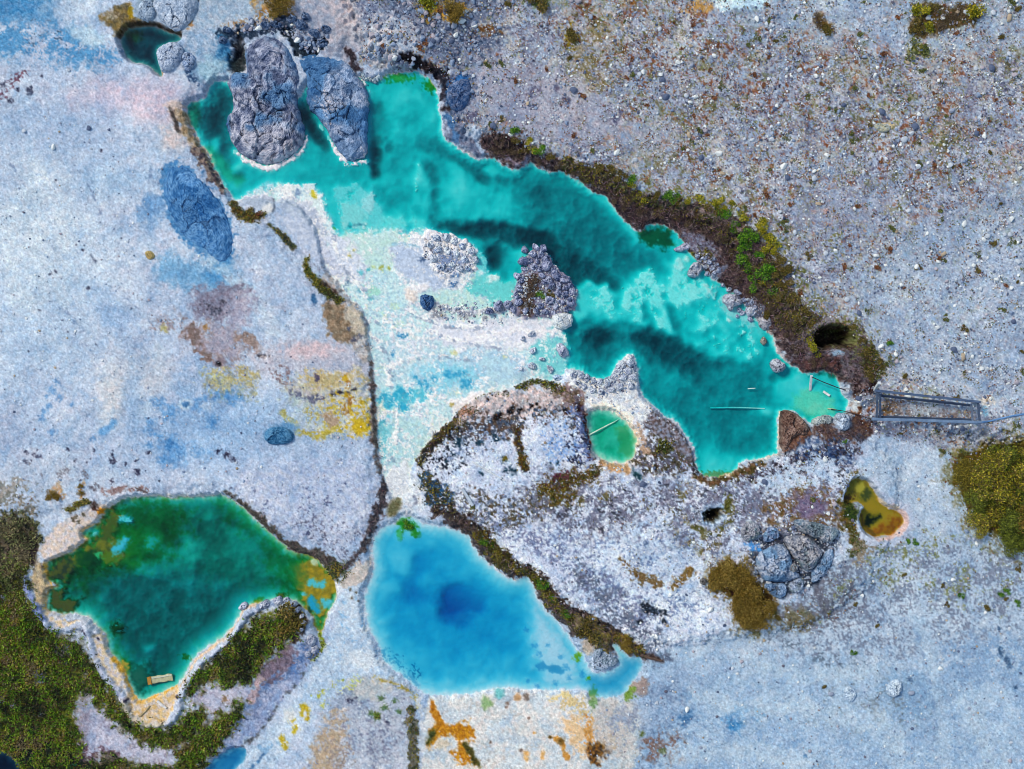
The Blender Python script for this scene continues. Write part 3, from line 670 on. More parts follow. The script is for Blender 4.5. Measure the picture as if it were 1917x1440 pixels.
DOTS("77,1265,8 70,1258,6 75,1275,6 5,1310,6 28,1320,6 80,1335,4 130,1210,6 10,1118,5", (140, 150, 196), n=.6)
B(22, 1040, 8, 14, (140, 120, 116), n=.6)
B(120, 1215, 16, 22, (104, 104, 110), n=.6, thr=-.1)
L(P("60,1375 90,1400 130,1420 160,1440"), 14, (34, 40, 34), n=8)
L(P("20,1390 60,1415 80,1450"), 16, (30, 38, 40), n=8)
L(P("130,1420 140,1440"), 8, (40, 110, 80), n=6, thr=0)
B(545, 1160, 22, 24, (134, 122, 78), n=.4, moss=1)
L(P("560,1140 574,1162 566,1180 552,1196"), 6, (64, 54, 50), n=4)
L(P("60,1005 66,1030 62,1052"), [4, 9, 6], (52, 44, 44), n=5)
DOTS("66,1020,8 72,1010,6 80,1060,6 72,1065,7", (40, 34, 34), n=.6)

# the pale rim of the green pool
RIMIN = P("85,1052 78,1020 92,998 140,966 176,948 200,938 214,944 198,956 190,970 180,984 160,990 158,1002 166,1012 150,1022 126,1042 92,1054")
A(RIMIN, (206, 198, 204), n=4, c2=(212, 196, 184))
A(P("60,1080 72,1050 86,1056 92,1092 112,1096 90,1106 86,1140 70,1120 62,1100"), (196, 176, 140), n=5, c2=(164, 150, 128))
A(P("80,1135 110,1150 140,1150 166,1152 186,1174 202,1192 206,1222 228,1244 244,1276 254,1312 250,1335 234,1310 212,1280 190,1250 180,1215 168,1180 150,1168 110,1176 92,1168"), (212, 194, 164), n=4, c2=(206, 202, 212))
A(P("250,1300 264,1314 284,1306 312,1294 340,1278 346,1290 336,1330 318,1350 286,1354 258,1344 246,1322"), (214, 184, 132), n=4, c2=(206, 196, 190))
L(P("50,1082 56,1108 74,1142 92,1166"), [5, 6, 7, 5], (148, 160, 210), n=3, dz=.16)
L(P("92,1166 104,1180 134,1174 152,1164 168,1180"), [4, 4, 4, 6, 7], (200, 202, 222), n=3, dz=.16)
L(P("134,1154 150,1152 168,1166 180,1180"), 7, (212, 214, 232), n=3, dz=.12)
L(P("168,1180 176,1215 188,1250 206,1270 224,1292 240,1318"), [6, 5, 5, 6, 7, 6], (200, 202, 226), n=3, dz=.18)
L(P("238,1312 244,1336 262,1352 290,1357 316,1352"), [6, 4, 3, 3, 4], (204, 194, 180), n=3, dz=.16)
L(P("316,1352 332,1334 338,1312 344,1290 358,1266 374,1242 402,1220 434,1192 452,1164 464,1144 484,1136"), [5, 7, 7, 6, 5, 5, 5, 5, 5, 7, 7], (206, 210, 232), n=2.5, dz=.2)
L(P("340,1282 356,1256 370,1232 402,1208 430,1188 450,1154 460,1137 484,1130"), 2, (214, 184, 156), n=2)
L(P("486,1134 506,1128 518,1126"), 6, (150, 164, 200), n=3, thr=-.3)
L(P("92,1054 126,1044 152,1024 168,1012"), 3, (238, 180, 110), n=2)
L(P("160,1004 157,990 178,984"), 2.5, (236, 176, 96), n=2)
B(192, 956, 7, 6, (230, 150, 40))
DOTS("180,942,6 182,950,6", (70, 46, 40), n=.5)
L(P("86,1056 92,1092 110,1096 92,1106 86,1136"), 3, (222, 176, 84), n=3, thr=-.2)
L(P("214,1232 232,1252 244,1280 256,1306"), 4, (226, 172, 60), n=3)
L(P("262,1312 284,1304 312,1293 330,1282"), 4, (222, 168, 70), n=3)
DOTS("140,970,5 146,966,4 160,962,4 150,976,4", (92, 88, 76), n=.7)
DOTS("160,1180,4 164,1184,3 187,1194,3 240,1307,4 335,1302,4", (40, 40, 66), n=.5)
L(P("215,941 250,932 300,927 350,930 400,927"), 3, (226, 222, 222), n=3)

# rims of the little pools
L(P("1630,902 1646,930 1660,944 1688,950 1700,970 1694,994 1670,1012 1640,1016 1618,1008 1604,984"), [10, 9, 10, 12, 12, 11, 10, 9, 8, 5], (212, 212, 232), n=4)
L(P("1660,948 1686,954 1696,972 1688,992 1668,1006 1640,1010"), 3.5, (222, 192, 190), n=3)
L(P("1640,934 1660,946 1676,950"), 4, (220, 200, 176), n=3)
L(P("1592,892 1584,910 1572,932"), 4, (196, 204, 230), n=2)
L(P("1592,942 1608,946 1606,968"), 4, (196, 200, 222), n=3)
B(1588, 955, 12, 20, (64, 80, 40), n=.4, weed=.5)
B(1332, 963, 25, 22, (190, 204, 230), n=.3, c2=(120, 140, 170), ns2=6)
B(1360, 945, 8, 16, (88, 92, 56), n=.6)
L(P("1300,985 1330,1000 1356,985 1366,960"), 6, (96, 100, 76), n=6, thr=-.2)
B(1332, 963, 17, 11, (60, 58, 40), rot=-15, n=.3, dz=-.5)
B(1330, 963, 9, 6, (34, 34, 28), n=.3, dz=-.3)
L(P("300,88 294,95 300,110 306,140"), 3, (176, 150, 120), n=2)
L(P("226,72 246,50 276,46 300,49 318,60 340,66"), 3, (64, 52, 40), n=2)

A(P("1400,1010 1470,990 1560,985 1566,1020 1540,1080 1500,1110 1450,1116 1410,1090"), (70, 80, 100), n=8, soft=8, thr=-.25, ts=8)  # shade under and between the outcrop blocks, painted dark into the ground
A(P("1388,1010 1420,1010 1424,1030 1400,1030"), (92, 150, 214), n=5, thr=-.2)
# where bushes stand
A(P("1770,850 1850,822 1980,815 1980,1060 1905,1056 1870,1024 1815,1004 1786,946 1756,890"), (124, 122, 88), n=18, soft=16, thr=-.1, ts=8, weed=.9)
A(P("1312,1085 1330,1054 1362,1040 1396,1050 1416,1082 1452,1120 1460,1140 1440,1164 1410,1190 1376,1178 1362,1150 1362,1122 1330,1112"), (126, 118, 86), n=14, soft=12, thr=-.1, ts=8, weed=.9)
A(P("1100,316 1200,350 1330,372 1420,400 1480,480 1540,580 1620,600 1660,700 1620,690 1500,590 1440,470 1390,420 1300,385 1180,372"), (104, 108, 72), n=16, soft=14, thr=.15, ts=8, weed=.4)
A(P("1322,1085 1336,1062 1360,1050 1385,1058 1400,1080 1420,1092 1440,1120 1450,1130 1436,1150 1412,1178 1388,1170 1372,1150 1375,1120 1350,1105 1330,1100"), (74, 62, 26), n=5)
A(P("1790,850 1860,832 1960,826 1960,1036 1905,1036 1880,1010 1830,990 1800,930 1776,890"), (92, 82, 28), n=8)
A(P("1690,60 1710,20 1740,14 1760,26 1800,10 1830,20 1822,50 1790,60 1740,70 1710,78"), (96, 86, 66), n=7)
A(P("1516,38 1530,30 1538,48 1556,54 1554,68 1530,66 1520,52"), (110, 92, 60), n=5)
A(P("1690,90 1730,85 1726,112 1700,112"), (118, 116, 70), n=7, thr=-.2)

# grain everywhere
apply(fld, np.ones((NY, NX), np.float32), None)
C += (WHITE * 10.0 + F[4] * 10.0 + F[6] * 6.0 + F[16] * 3.0)[..., None]
C[..., 0] += F[10] * 5
C[..., 2] -= F[10] * 2

# the crust is a cool blue white, mottled at every size
lum_ = C.mean(-1)
w_ = (sst(110, 185, lum_) * sst(-14, 14, C[..., 2] - C[..., 0]))[..., None]
C *= 1 - w_ * (1 - np.array([.91, .95, .963], np.float32))
mot_ = (np.roll(F[120], 191, 1) * 9 + np.roll(F[70], 91, 0) * 6 + np.roll(F[25], 173, 1) * 7 + np.roll(F[10], 57, 0) * 5 + F[4] * 3)[..., None] * w_
C += mot_ * np.array([1.25, 1.0, .7], np.float32)
bl_ = sst(.25, 1.1, np.roll(F[40], 411, 1) * .6 + np.roll(F[16], 77, 0) * .5 + np.roll(F[6], 33, 1) * .3)[..., None] * w_ * .27
C += (np.array([120, 164, 214], np.float32) - C) * bl_
gr_ = sst(.95, 1.35, np.roll(F[4], 211, 1) * .8 + np.roll(F[25], 311, 0) * .5)[..., None] * w_ * .55
C += (np.array([74, 92, 128], np.float32) - C) * gr_
slr_, sdr_ = sd_poly(RISE, 20)
kr_ = (sst(12, -12, sdr_ + 8 * nz(slr_, 25)) * .26)[..., None]
C[slr_] += (C[slr_] - np.array([140, 156, 184], np.float32)) * kr_
slr_, sdr_ = sd_poly(SE, 60)
C[slr_] *= 1 - (sst(40, -40, sdr_ + 20 * nz(slr_, 40)))[..., None] * np.array([.075, .05, .035], np.float32)
slr_, sdr_ = sd_poly(PLAIN, 20)
kp_ = sst(12, -12, sdr_)[..., None]
C[slr_] += (C[slr_] - np.array([146, 156, 178], np.float32)) * kp_ * .22
C[slr_] *= 1 + kp_ * np.array([.035, .05, .055], np.float32)

# ------------------------------------------------------------------ pools: bed colours and depths, then the basin cut into the land
POOLS = {}
def pool(key, pts, bed, depth, rag=2.5):
    sl, sd = sd_poly(pts, 40)
    sd = sd + rag * nz(sl, 16) + .5 * rag * nz(sl, 6)
    LIM[0] = None
    POOLS[key] = (sl, sd)
    m = sst(1.5, -1.5, sd)
    apply(sl, m, bed, dep=depth)
    for k in VEG:
        VEG[k][sl] *= 1 - sst(3, 0, sd)
    LIM[0] = np.zeros((NY, NX), np.float32)
    LIM[0][sl] = sst(2.5, -1., sd)

WHITEBED = (222, 232, 233)
pool('main', MAIN, WHITEBED, .85)
DEPTHS = True
# --- turquoise pool, bed forms
A(P("350,190 395,165 430,160 440,210 425,250 440,290 420,300 385,270 355,225"), dep=2.2, soft=12, n=8)
B(395, 215, 30, 40, dep=3.0, soft=.5)
B(362, 215, 12, 24, dep=.75, soft=.6, c=(150, 160, 120), a=.8)
B(388, 168, 12, 14, dep=.9, soft=.6)
L(P("392,285 404,300 425,320 445,335"), 12, dep=.6, soft=8, c=(176, 200, 150), a=.7)
B(405, 270, 12, 14, dep=.42, soft=.5)
L(P("425,255 428,290 432,318 450,330"), 6, dep=1.7, soft=6)
DOTS("440,318,9 447,312,9 404,276,4", (226, 234, 230), dep=.3)
L(P("425,335 440,350 470,360 520,345"), 10, dep=.5, soft=8)
L(P("565,190 575,225 600,250 612,275"), [10, 10, 12, 8], dep=3.2, soft=6)
L(P("612,240 630,262 650,300"), 6, dep=.5, soft=5)
B(540, 320, 40, 14, dep=.55, soft=.6)
L(P("440,284 460,300 480,312 504,318 535,304 558,290 570,270"), 8, dep=.14, soft=5, c=(214, 224, 226))
L(P("447,290 462,301 482,310 505,316 536,303 558,290 572,268 576,252"), [2, 4, 4, 6, 4, 3, 3, 2], dep=-.04, soft=2, n=3, ns=8, c=(224, 226, 238))
L(P("600,235 622,270 640,296 655,309 690,302"), 7, dep=.16, soft=5, c=(214, 224, 226))
L(P("618,266 638,294 655,309 674,304 690,301"), [2, 4, 5, 3, 3], dep=-.04, soft=2, n=3, ns=8, c=(220, 224, 238))
L(P("672,142 684,156 693,186 692,215 689,260 690,300"), 3, dep=-.04, soft=2, n=2, ns=8, c=(206, 216, 228))
L(P("692,180 694,230 690,300"), 5, dep=.28, soft=5)
A(P("690,160 725,150 790,150 815,180 824,250 760,250 720,230"), dep=.62, soft=14, n=10)
L(P("705,195 712,235 708,270 704,300"), [10, 16, 16, 10], dep=1.7, soft=10)
L(P("706,270 704,300 702,330"), [8, 7, 6], dep=3.4, soft=5)
L(P("730,272 724,284"), 5, dep=2.2, soft=4)
B(755, 180, 30, 20, dep=.45, n=.6)
B(745, 145, 26, 8, (150, 180, 80), dep=.3, n=.6)
B(806, 158, 12, 12, (130, 150, 40), dep=.25, n=.6)
DOTS("690,145,6 700,148,6 706,144,5 685,138,5 680,146,5", (190, 200, 206), dep=.08)
B(812, 215, 7, 14, dep=.3, n=.5)
L(P("790,268 830,278 872,286 905,298 940,325 990,335"), [8, 16, 18, 18, 14, 10], dep=1.6, soft=10, n=6)
L(P("860,290 895,318 905,332 950,335"), [8, 12, 12, 6], dep=2.4, soft=8)
L(P("800,310 816,330 816,370 815,420"), [8, 8, 5, 6], dep=2.0, soft=7)
B(785, 350, 18, 60, dep=.4, soft=.5, n=.25)
L(P("784,305 780,340 776,365"), 3, (232, 238, 238), dep=.18, n=3)
B(770, 395, 26, 26, dep=.4, n=.5)
A(P("826,340 836,312 850,305 880,330 910,350 975,370 980,400 940,410 890,415 850,418 826,400"), dep=.55, soft=12, n=7)
B(850, 345, 22, 36, dep=.42, soft=.6)
A(P("905,305 940,312 965,322 960,336 920,334 904,322"), dep=.5, soft=6)
A(P("980,330 1060,335 1100,370 1150,420 1190,470 1230,490 1260,500 1220,520 1180,520 1100,480 1040,440 990,420 980,370"), dep=1.45, soft=24, n=14)
L(P("826,425 870,428 920,432 970,446 1020,452"), [6, 12, 14, 18, 18], dep=3.0, soft=8, n=6)
L(P("1010,450 1060,480 1100,510 1140,535 1170,545"), [14, 20, 22, 18, 8], dep=3.0, soft=14, n=8)
B(925, 480, 18, 22, dep=2.9, soft=.6)
L(P("1040,470 1055,500 1085,520 1120,540"), 10, dep=2.8, soft=8)
L(P("1086,346 1110,362 1140,385 1165,412 1190,440"), 9, dep=.4, soft=8)
A(P("1196,432 1225,424 1255,428 1262,450 1250,465 1215,462 1200,450"), (116, 118, 74), dep=.95, soft=6)
DOTS("1215,455,2 1232,449,2", (200, 190, 150), dep=.4)
A(P("1180,425 1200,450 1190,470 1180,450"), dep=.3, soft=6)
A(P("1260,440 1290,470 1330,520 1380,556 1420,600 1440,640 1400,650 1340,610 1290,560 1250,510 1262,470"), dep=.34, soft=16, n=10)
A(P("1330,525 1400,580 1430,620 1400,620 1350,580 1310,540"), dep=.13, soft=10, n=8, c=(206, 218, 224))
DOTS("1318,535,7 1325,542,7 1332,536,6 1305,512,7 1270,490,8 1275,500,7 1266,500,6 1285,485,7 1340,585,5 1365,600,6 1388,622,7 1405,640,8 1412,660,10 1420,670,9", (228, 232, 234), dep=.07)
for x_, y_, rx_, ry_, d_ in ((1210, 528, 22, 24, .3), (1183, 560, 22, 28, .32), (1228, 560, 26, 34, .36), (1128, 560, 26, 26, .36), (1105, 545, 18, 20, .4), (1270, 560, 28, 26, .36), (1085, 580, 16, 26, .45), (1150, 590, 16, 14, .5),
                             (1200, 598, 18, 24, .4), (1248, 600, 24, 26, .42), (1310, 600, 30, 30, .45), (1350, 650, 26, 26, .55), (1300, 640, 20, 20, .7), (1400, 665, 26, 30, .5), (1270, 525, 20, 16, .32), (1300, 540, 20, 18, .3)):
    B(x_, y_, rx_ * 1.05, ry_ * 1.05, (232, 240, 240), dep=d_ * .55, soft=.3, n=.3)
L(P("1250,570 1262,590 1270,620"), 5, dep=1.5, soft=5)
L(P("1206,575 1214,590 1222,620"), 4, dep=1.3, soft=5)
B(1244, 554, 5, 6, dep=1.8)
A(P("690,160 725,150 790,150 815,180 824,250 800,290 840,300 980,370 900,420 800,420 640,420 560,340 690,300"), dep=.34, thr=.12, ts=16, a=.65, soft=10, n=10)
A(P("690,160 725,150 790,150 815,180 824,250 800,290 840,300 980,370 900,420 800,420 640,420 560,340 690,300"), dep=1.3, thr=.35, ts=25, a=.5, soft=10, n=10)
A(P("1080,540 1180,520 1260,480 1330,520 1440,640 1430,690 1340,670 1240,610 1100,600"), dep=.14, thr=.1, ts=16, a=.7, soft=10, n=10)
A(P("1080,540 1180,520 1260,480 1330,520 1440,640 1430,690 1340,670 1240,610 1100,600"), dep=1.3, thr=.42, ts=10, a=.6, soft=10, n=10)
A(P("980,330 1100,370 1190,470 1260,500 1100,480 980,400"), dep=1.0, thr=.1, ts=40, a=.6, soft=14, n=10)
A(P("1200,690 1300,720 1440,700 1450,840 1320,820 1210,740"), dep=.75, thr=.15, ts=40, a=.6, soft=14, n=10)
B(1095, 625, 40, 24, dep=1.5, soft=.5, n=.4)
L(P("1060,620 1100,650 1130,670 1160,670"), 14, dep=1.5, soft=14, n=8)
B(1130, 632, 34, 14, dep=2.6, soft=.6)
L(P("1195,630 1230,650 1270,664 1310,690 1340,710"), [10, 24, 24, 20, 12], dep=2.9, soft=14, n=8)
B(1350, 690, 34, 16, dep=2.3, soft=.8)
B(1270, 760, 60, 30, dep=1.35, soft=.7)
B(1245, 720, 16, 20, dep=.75, soft=.8)
A(P("1300,700 1380,680 1440,690 1450,760 1440,840 1380,850 1320,820 1290,780"), dep=1.1, soft=24, n=12)
A(P("1306,860 1312,840 1360,856 1420,852 1386,864 1375,884 1345,894 1312,890"), dep=.42, soft=10)
B(1345, 888, 34, 6, (150, 160, 110), dep=.15, n=.5)
B(1120, 690, 30, 14, dep=1.4, soft=.6)
A(P("1192,670 1200,700 1204,740 1230,762 1268,784 1250,790 1215,766 1196,750 1188,700"), dep=.2, soft=7, c=(176, 206, 214))
A(P("1440,690 1500,700 1560,700 1590,755 1560,785 1500,780 1460,760 1440,730"), dep=.4, soft=10, n=8)
A(P("1480,740 1520,730 1560,745 1570,775 1520,785 1490,770"), dep=.22, soft=8, c=(216, 226, 200))
L(P("1446,712 1462,704 1478,700"), 5, dep=1.8, soft=5)
B(1440, 770, 20, 14, dep=.3, soft=.7, n=.5)
B(1560, 690, 18, 16, (130, 140, 120), dep=.3, n=.5)
for q_, d_ in ((P("980,335 1090,350 1170,420 1240,490 1180,520 1100,500 1040,450 980,420"), .35), (P("1195,680 1300,700 1400,670 1450,700 1456,800 1440,850 1320,830 1280,800 1210,740"), .38), (P("1080,600 1190,620 1190,660 1150,690 1090,680 1060,650"), .4)):
    sl, sd = sd_poly(q_, 40)
    DEP[sl] += d_ * sst(20, -20, sd + 12 * nz(sl, 40)) * (DEP[sl] > .5)
# --- pale terrace: a few centimetres of water on sinter
TERR = P("""505,340 560,342 596,348 606,366 614,392 624,420 640,440 672,432 700,428 730,424 770,432 800,425 830,436 872,448 900,470 912,500 906,540 930,560 960,575 1040,590 1060,612 1066,640 1070,664 1052,704
1040,730 900,760 760,960 700,960 690,700 600,520 560,400 440,390 440,374""")
A(TERR, (200, 217, 232), dep=.035, soft=8, n=7, ns=16, c2=(212, 226, 236), ns2=40)
A(TERR, (226, 231, 238), thr=.05, ts=16, a=.85, soft=8, n=7)
A(TERR, (230, 233, 240), dep=-.02, thr=.42, ts=10, a=.9, soft=8, n=7)
A(TERR, (170, 186, 210), thr=.42, ts=6, a=.7, soft=8, n=7)
A(TERR, (212, 222, 186), thr=.5, ts=25, a=.55, soft=8, n=7)
A(P("506,350 560,344 594,350 604,372 612,400 622,424 628,436 612,430 600,408 590,386 560,366 520,362"), (226, 230, 236), dep=.02, n=4)
B(587, 364, 5, 9, (214, 190, 50), rot=-30, n=.3)
B(557, 361, 7, 6, (130, 150, 186), n=.5)
A(P("520,372 560,372 590,396 606,420 612,440 580,430 550,408 525,392"), (160, 176, 202), dep=-.03, n=6, c2=(186, 200, 220), free=1)
A(P("450,372 490,366 512,372 520,388 500,396 470,388 455,382"), (168, 184, 208), dep=-.05, n=4, free=1)
B(503, 392, 11, 9, (216, 220, 226), n=.2, dep=-.07, free=1)
L(P("512,374 516,388 512,398"), 1.5, (70, 84, 104), n=1, free=1)
A(P("512,398 560,402 600,440 620,470 660,520 640,524 600,490 570,460 540,430"), (176, 190, 216), dep=-.06, n=8, c2=(198, 208, 228), free=1)
A(P("600,440 660,440 680,480 690,520 650,520 620,480"), (196, 210, 230), dep=-.02, n=10, soft=9, free=1)
L(P("640,440 660,434 676,444 682,462 676,470"), 5, (222, 228, 238), n=3)
B(660, 460, 14, 18, (200, 210, 230), n=.4)
A(P("618,352 636,340 700,350 720,400 712,430 680,430 640,434 628,400"), (206, 222, 228), dep=.2, soft=8, n=10, thr=-.5, ts=25)
A(P("676,362 704,358 702,392 690,408 676,390"), (206, 220, 228), dep=.09, n=6)
A(P("640,372 680,390 690,420 650,428 632,410"), (206, 222, 226), dep=.13, n=9)
L(P("612,350 618,375 626,400 632,420"), 5, dep=.42, soft=4)
A(P("700,400 760,400 800,420 770,432 710,428"), dep=.2, soft=8, n=9)
L(P("655,425 668,420 684,422"), 1.5, (110, 150, 170), n=2)
A(P("635,430 690,432 760,436 750,470 730,500 690,500 660,470"), (208, 222, 226), dep=.03, soft=14, n=14, c2=(204, 222, 218), a=.85)
A(P("730,456 790,460 840,505 838,545 800,540 760,520 735,490"), (176, 196, 222), dep=-.015, n=5, soft=7, c2=(166, 188, 218), ns2=25)
L(P("735,458 760,456 784,462"), 2, (150, 190, 214), n=2)
B(725, 478, 6, 12, (220, 226, 230), n=.5)
DOTS("714,501,5 728,502,4 654,480,4 664,468,3 626,428,3", (176, 172, 90), n=.5)
DOTS("676,511,6 690,505,4 692,550,5 694,560,4 677,540,5 672,545,4", (90, 180, 196), n=.5)
DOTS("651,527,5 653,520,4", (80, 120, 150), n=.5)
B(700, 545, 12, 10, (176, 216, 206), n=.5)
A(P("780,450 800,434 816,424 836,438 870,446 884,462 902,474 898,500 880,512 866,500 850,540 830,530 800,490 790,470"), (226, 230, 240), dep=-.12, n=6, c2=(204, 212, 230), ns2=8)
A(P("810,470 850,470 870,480 850,520 830,520 815,490"), (110, 134, 176), dep=-.16, n=6, thr=.0, ts=8)
A(P("838,522 856,512 862,530 852,542 840,540"), (56, 110, 170), n=3, dep=-.1)
B(791, 486, 6, 5, (70, 100, 140), n=.5)
A(P("884,470 912,478 920,500 905,510 893,500"), (150, 210, 220), dep=.12, n=5)
A(P("905,510 930,520 960,510 972,560 960,580 900,580 870,560 876,530"), (206, 224, 224), dep=.16, soft=8, n=8)
B(925, 520, 16, 8, (226, 230, 232), dep=.04, rot=-20)
L(P("942,500 946,525"), 5, dep=1.2, soft=5)
A(P("960,470 985,462 1000,470 975,500 965,495"), dep=.3, soft=8, n=6)
A(P("1060,540 1090,545 1110,570 1100,600 1075,600"), dep=.3, soft=8, n=6)
A(P("800,545 860,545 930,560 900,600 830,592 795,570"), (196, 220, 226), dep=.03, soft=8, n=8, c2=(212, 226, 220))
L(P("812,572 850,580 880,588 920,580 960,576"), 5, (186, 196, 214), n=5, c2=(120, 130, 150), ns2=6, dep=-.04)
DOTS("820,592,10 868,590,7 908,596,6 812,585,8 940,576,9 958,570,8", (124, 134, 150), n=.6, dep=-.05)
A(P("756,548 770,540 782,552 778,566 764,562"), (214, 208, 204), dep=-.04, n=4)
A(P("770,534 800,528 802,542 780,546"), (228, 230, 238), dep=-.03, n=4)
A(P("800,600 900,604 1000,592 1040,600 1060,620 1040,650 900,660 820,650"), (204, 214, 232), dep=.0, soft=10, n=12, c2=(216, 222, 236), ns2=16)
L(P("880,636 930,624 980,618 1020,622"), 4, (230, 232, 240), n=6, dep=-.01)
L(P("860,660 920,632 960,640 990,650"), 3, (224, 230, 240), n=8, dep=-.01)
A(P("1000,640 1050,620 1066,650 1060,700 1010,705 990,670"), (206, 220, 228), dep=.12, soft=10, n=8)
A(P("840,660 960,650 1000,690 970,715 880,730 780,720 760,690"), (176, 204, 230), dep=.02, soft=14, n=12, c2=(190, 216, 234), ns2=25)
A(P("700,640 780,620 830,650 780,690 720,690"), (208, 220, 234), soft=14, n=12, c2=(196, 210, 228), ns2=16)
A(P("770,690 880,680 900,720 850,750 790,720"), (160, 208, 232), dep=.05, soft=14, n=14, thr=-.2, ts=16)
A(P("706,744 740,728 785,728 800,740 760,764 730,770 708,760"), (130, 200, 224), dep=.09, soft=10, n=12, thr=-.4, ts=16)
DOTS("720,744,8 740,740,7 752,734,9 765,732,7 728,760,6 752,762,8 760,764,6 735,752,6 711,748,5", (70, 172, 214), dep=.12, n=.6, a=.8)
DOTS("785,716,5 796,714,4 800,722,5 812,708,5 816,712,4 798,730,4 806,732,5 790,722,4 778,706,4 868,714,6 876,722,7 865,725,5 838,700,8 850,703,6 860,700,6 870,698,5 880,716,6", (66, 158, 206), dep=.08, n=.6, a=.85)
DOTS("736,661,4 735,666,3 760,628,5 750,630,6 848,611,2 824,631,1.5 715,790,5 714,838,6 712,795,4 801,802,3", (60, 140, 190), n=.6)
A(P("706,800 740,780 800,790 790,840 760,870 730,860 708,840"), (186, 212, 226), dep=.03, soft=10, n=12, c2=(200, 218, 222))
A(P("706,800 726,790 738,830 720,870 708,850"), (140, 200, 216), dep=.06, soft=8, n=8, thr=-.3, ts=16)
DOTS("712,838,6 716,790,6 708,810,5", (90, 180, 200), n=.5)
A(P("730,880 760,860 770,900 766,930 740,930 726,910"), (204, 216, 228), dep=-.02, soft=6, n=6)
DOTS("851,661,6 945,668,4 700,500,4", (210, 210, 140), n=.5, a=.7)
L(P("866,755 880,744 900,738"), 5, (222, 222, 230), dep=-.04, n=2, free=1)
A(P("840,752 865,744 862,770 846,768"), (222, 224, 228), dep=-.03, n=4, free=1)
DOTS("846,758,4", (160, 150, 80), n=.5, free=1)
A(P("790,840 830,800 870,770 880,760 860,800 820,830"), (206, 214, 220), dep=-.03, soft=6, n=6)
A(TERR, (232, 235, 240), dep=-.012, thr=.5, ts=10, a=.75, soft=8, n=7)
A(TERR, (150, 172, 200), thr=.66, ts=6, a=.6, soft=8, n=7)
for q_ in ("640,520 660,600 720,650 730,720", "700,600 780,610 860,640 940,650", "620,440 640,500 680,540", "720,690 790,660 870,670", "730,860 745,800 740,760", "760,580 820,610 900,612"):
    L(P(q_), 2, (236, 238, 242), soft=2, n=5, dep=-.015, thr=-.25, ts=10)
    L([(x + 5, y + 4) for x, y in P(q_)], 1.2, (150, 166, 190), soft=1.5, n=5, thr=-.1, ts=10)
sl_ = POOLS['main'][0]
C[sl_] += ((F[6] * 5 + F[16] * 4 + F[4] * 5 + WHITE * 5)[sl_] * (POOLS['main'][1] < 0) * (DEP[sl_] < .3))[..., None]

A(P("966,530 984,500 990,470 1002,460 1016,458 1030,484 1050,508 1072,522 1080,550 1076,578 1052,592 1010,596 972,594 958,574"), (104, 108, 140), n=4, c2=(136, 138, 166), ns2=6, dep=-.16, soft=3)
A(P("975,540 985,512 1004,506 1010,530 1006,560 996,590 976,590 970,566"), (52, 42, 46), n=6, c2=(80, 66, 60), ns2=6, dep=-.2)
A(P("1006,545 1030,540 1040,556 1020,566 1008,562"), (84, 88, 60), n=6, thr=-.1)
pool('small', SMALLP, (216, 226, 214), .85)
A(P("1150,790 1180,800 1190,830 1185,855 1170,862 1155,830"), (206, 196, 150), dep=.28, soft=8, n=6)
B(1160, 830, 22, 26, dep=.6, soft=.7)
B(1135, 850, 18, 10, dep=1.3, soft=.6)
B(1140, 783, 20, 8, dep=1.2, soft=.6)
pool('tl', TLP, (150, 170, 170), 2.1, 1.5)
B(250, 66, 14, 10, (150, 130, 80), dep=1.0, soft=.6)
pool('yellow', YELP, (172, 138, 34), .22, 1.5)
A(P("1594,897 1612,897 1628,912 1640,930 1630,940 1600,936 1584,930"), (166, 146, 46), c2=(140, 120, 40), dep=.2, n=4)
B(1622, 926, 8, 12, (70, 78, 40), dep=.3, rot=30, soft=.6)
B(1586, 932, 12, 5, (96, 64, 30), n=.5)
B(1610, 912, 9, 10, (190, 172, 70), n=.5)
A(P("1660,960 1690,968 1686,990 1664,1002 1640,1004 1624,996 1640,985 1670,980"), (150, 84, 12), soft=6, n=5, c2=(170, 108, 16))
L(P("1612,965 1620,985 1636,1000"), 4, (120, 84, 20), n=3)
A(P("1622,968 1634,966 1650,964 1646,974 1634,980 1628,988 1620,980"), (34, 36, 34), dep=.9, soft=4, n=4)
pool('river', RIVP, (70, 90, 110), 1.2)
pool('stream', STRP, (110, 170, 205), .5)
pool('green', GREENP, (196, 210, 196), 1.7, 2.0)
A(P("205,945 300,932 350,950 340,1000 300,1050 250,1085 180,1100 95,1092 92,1055 150,1020"), (120, 156, 70), soft=30, n=20, a=.85)
A(P("500,1010 560,1034 600,1060 600,1130 560,1120 520,1100 490,1050"), (120, 160, 80), soft=26, n=16, a=.8)
A(P("400,935 440,945 520,1020 480,1010 420,970"), (130, 170, 90), soft=20, n=14, a=.7)
A(P("190,1150 240,1170 260,1240 240,1270 210,1210"), (110, 140, 70), soft=18, n=12, a=.7)
A(P("215,945 250,935 330,935 410,930 450,950 470,985 400,990 330,970 260,980"), dep=1.3, soft=14, n=10)
B(420, 985, 50, 40, dep=1.75, soft=.7)
B(300, 1120, 100, 40, dep=2.0, soft=.7, c=(180, 205, 215), a=.9)
A(P("180,1080 260,1070 420,1090 480,1110 430,1180 360,1220 330,1260 260,1290 220,1200 190,1140"), (182, 206, 218), dep=1.85, soft=30, n=14)
B(340, 1225, 26, 40, dep=1.9, soft=.8)
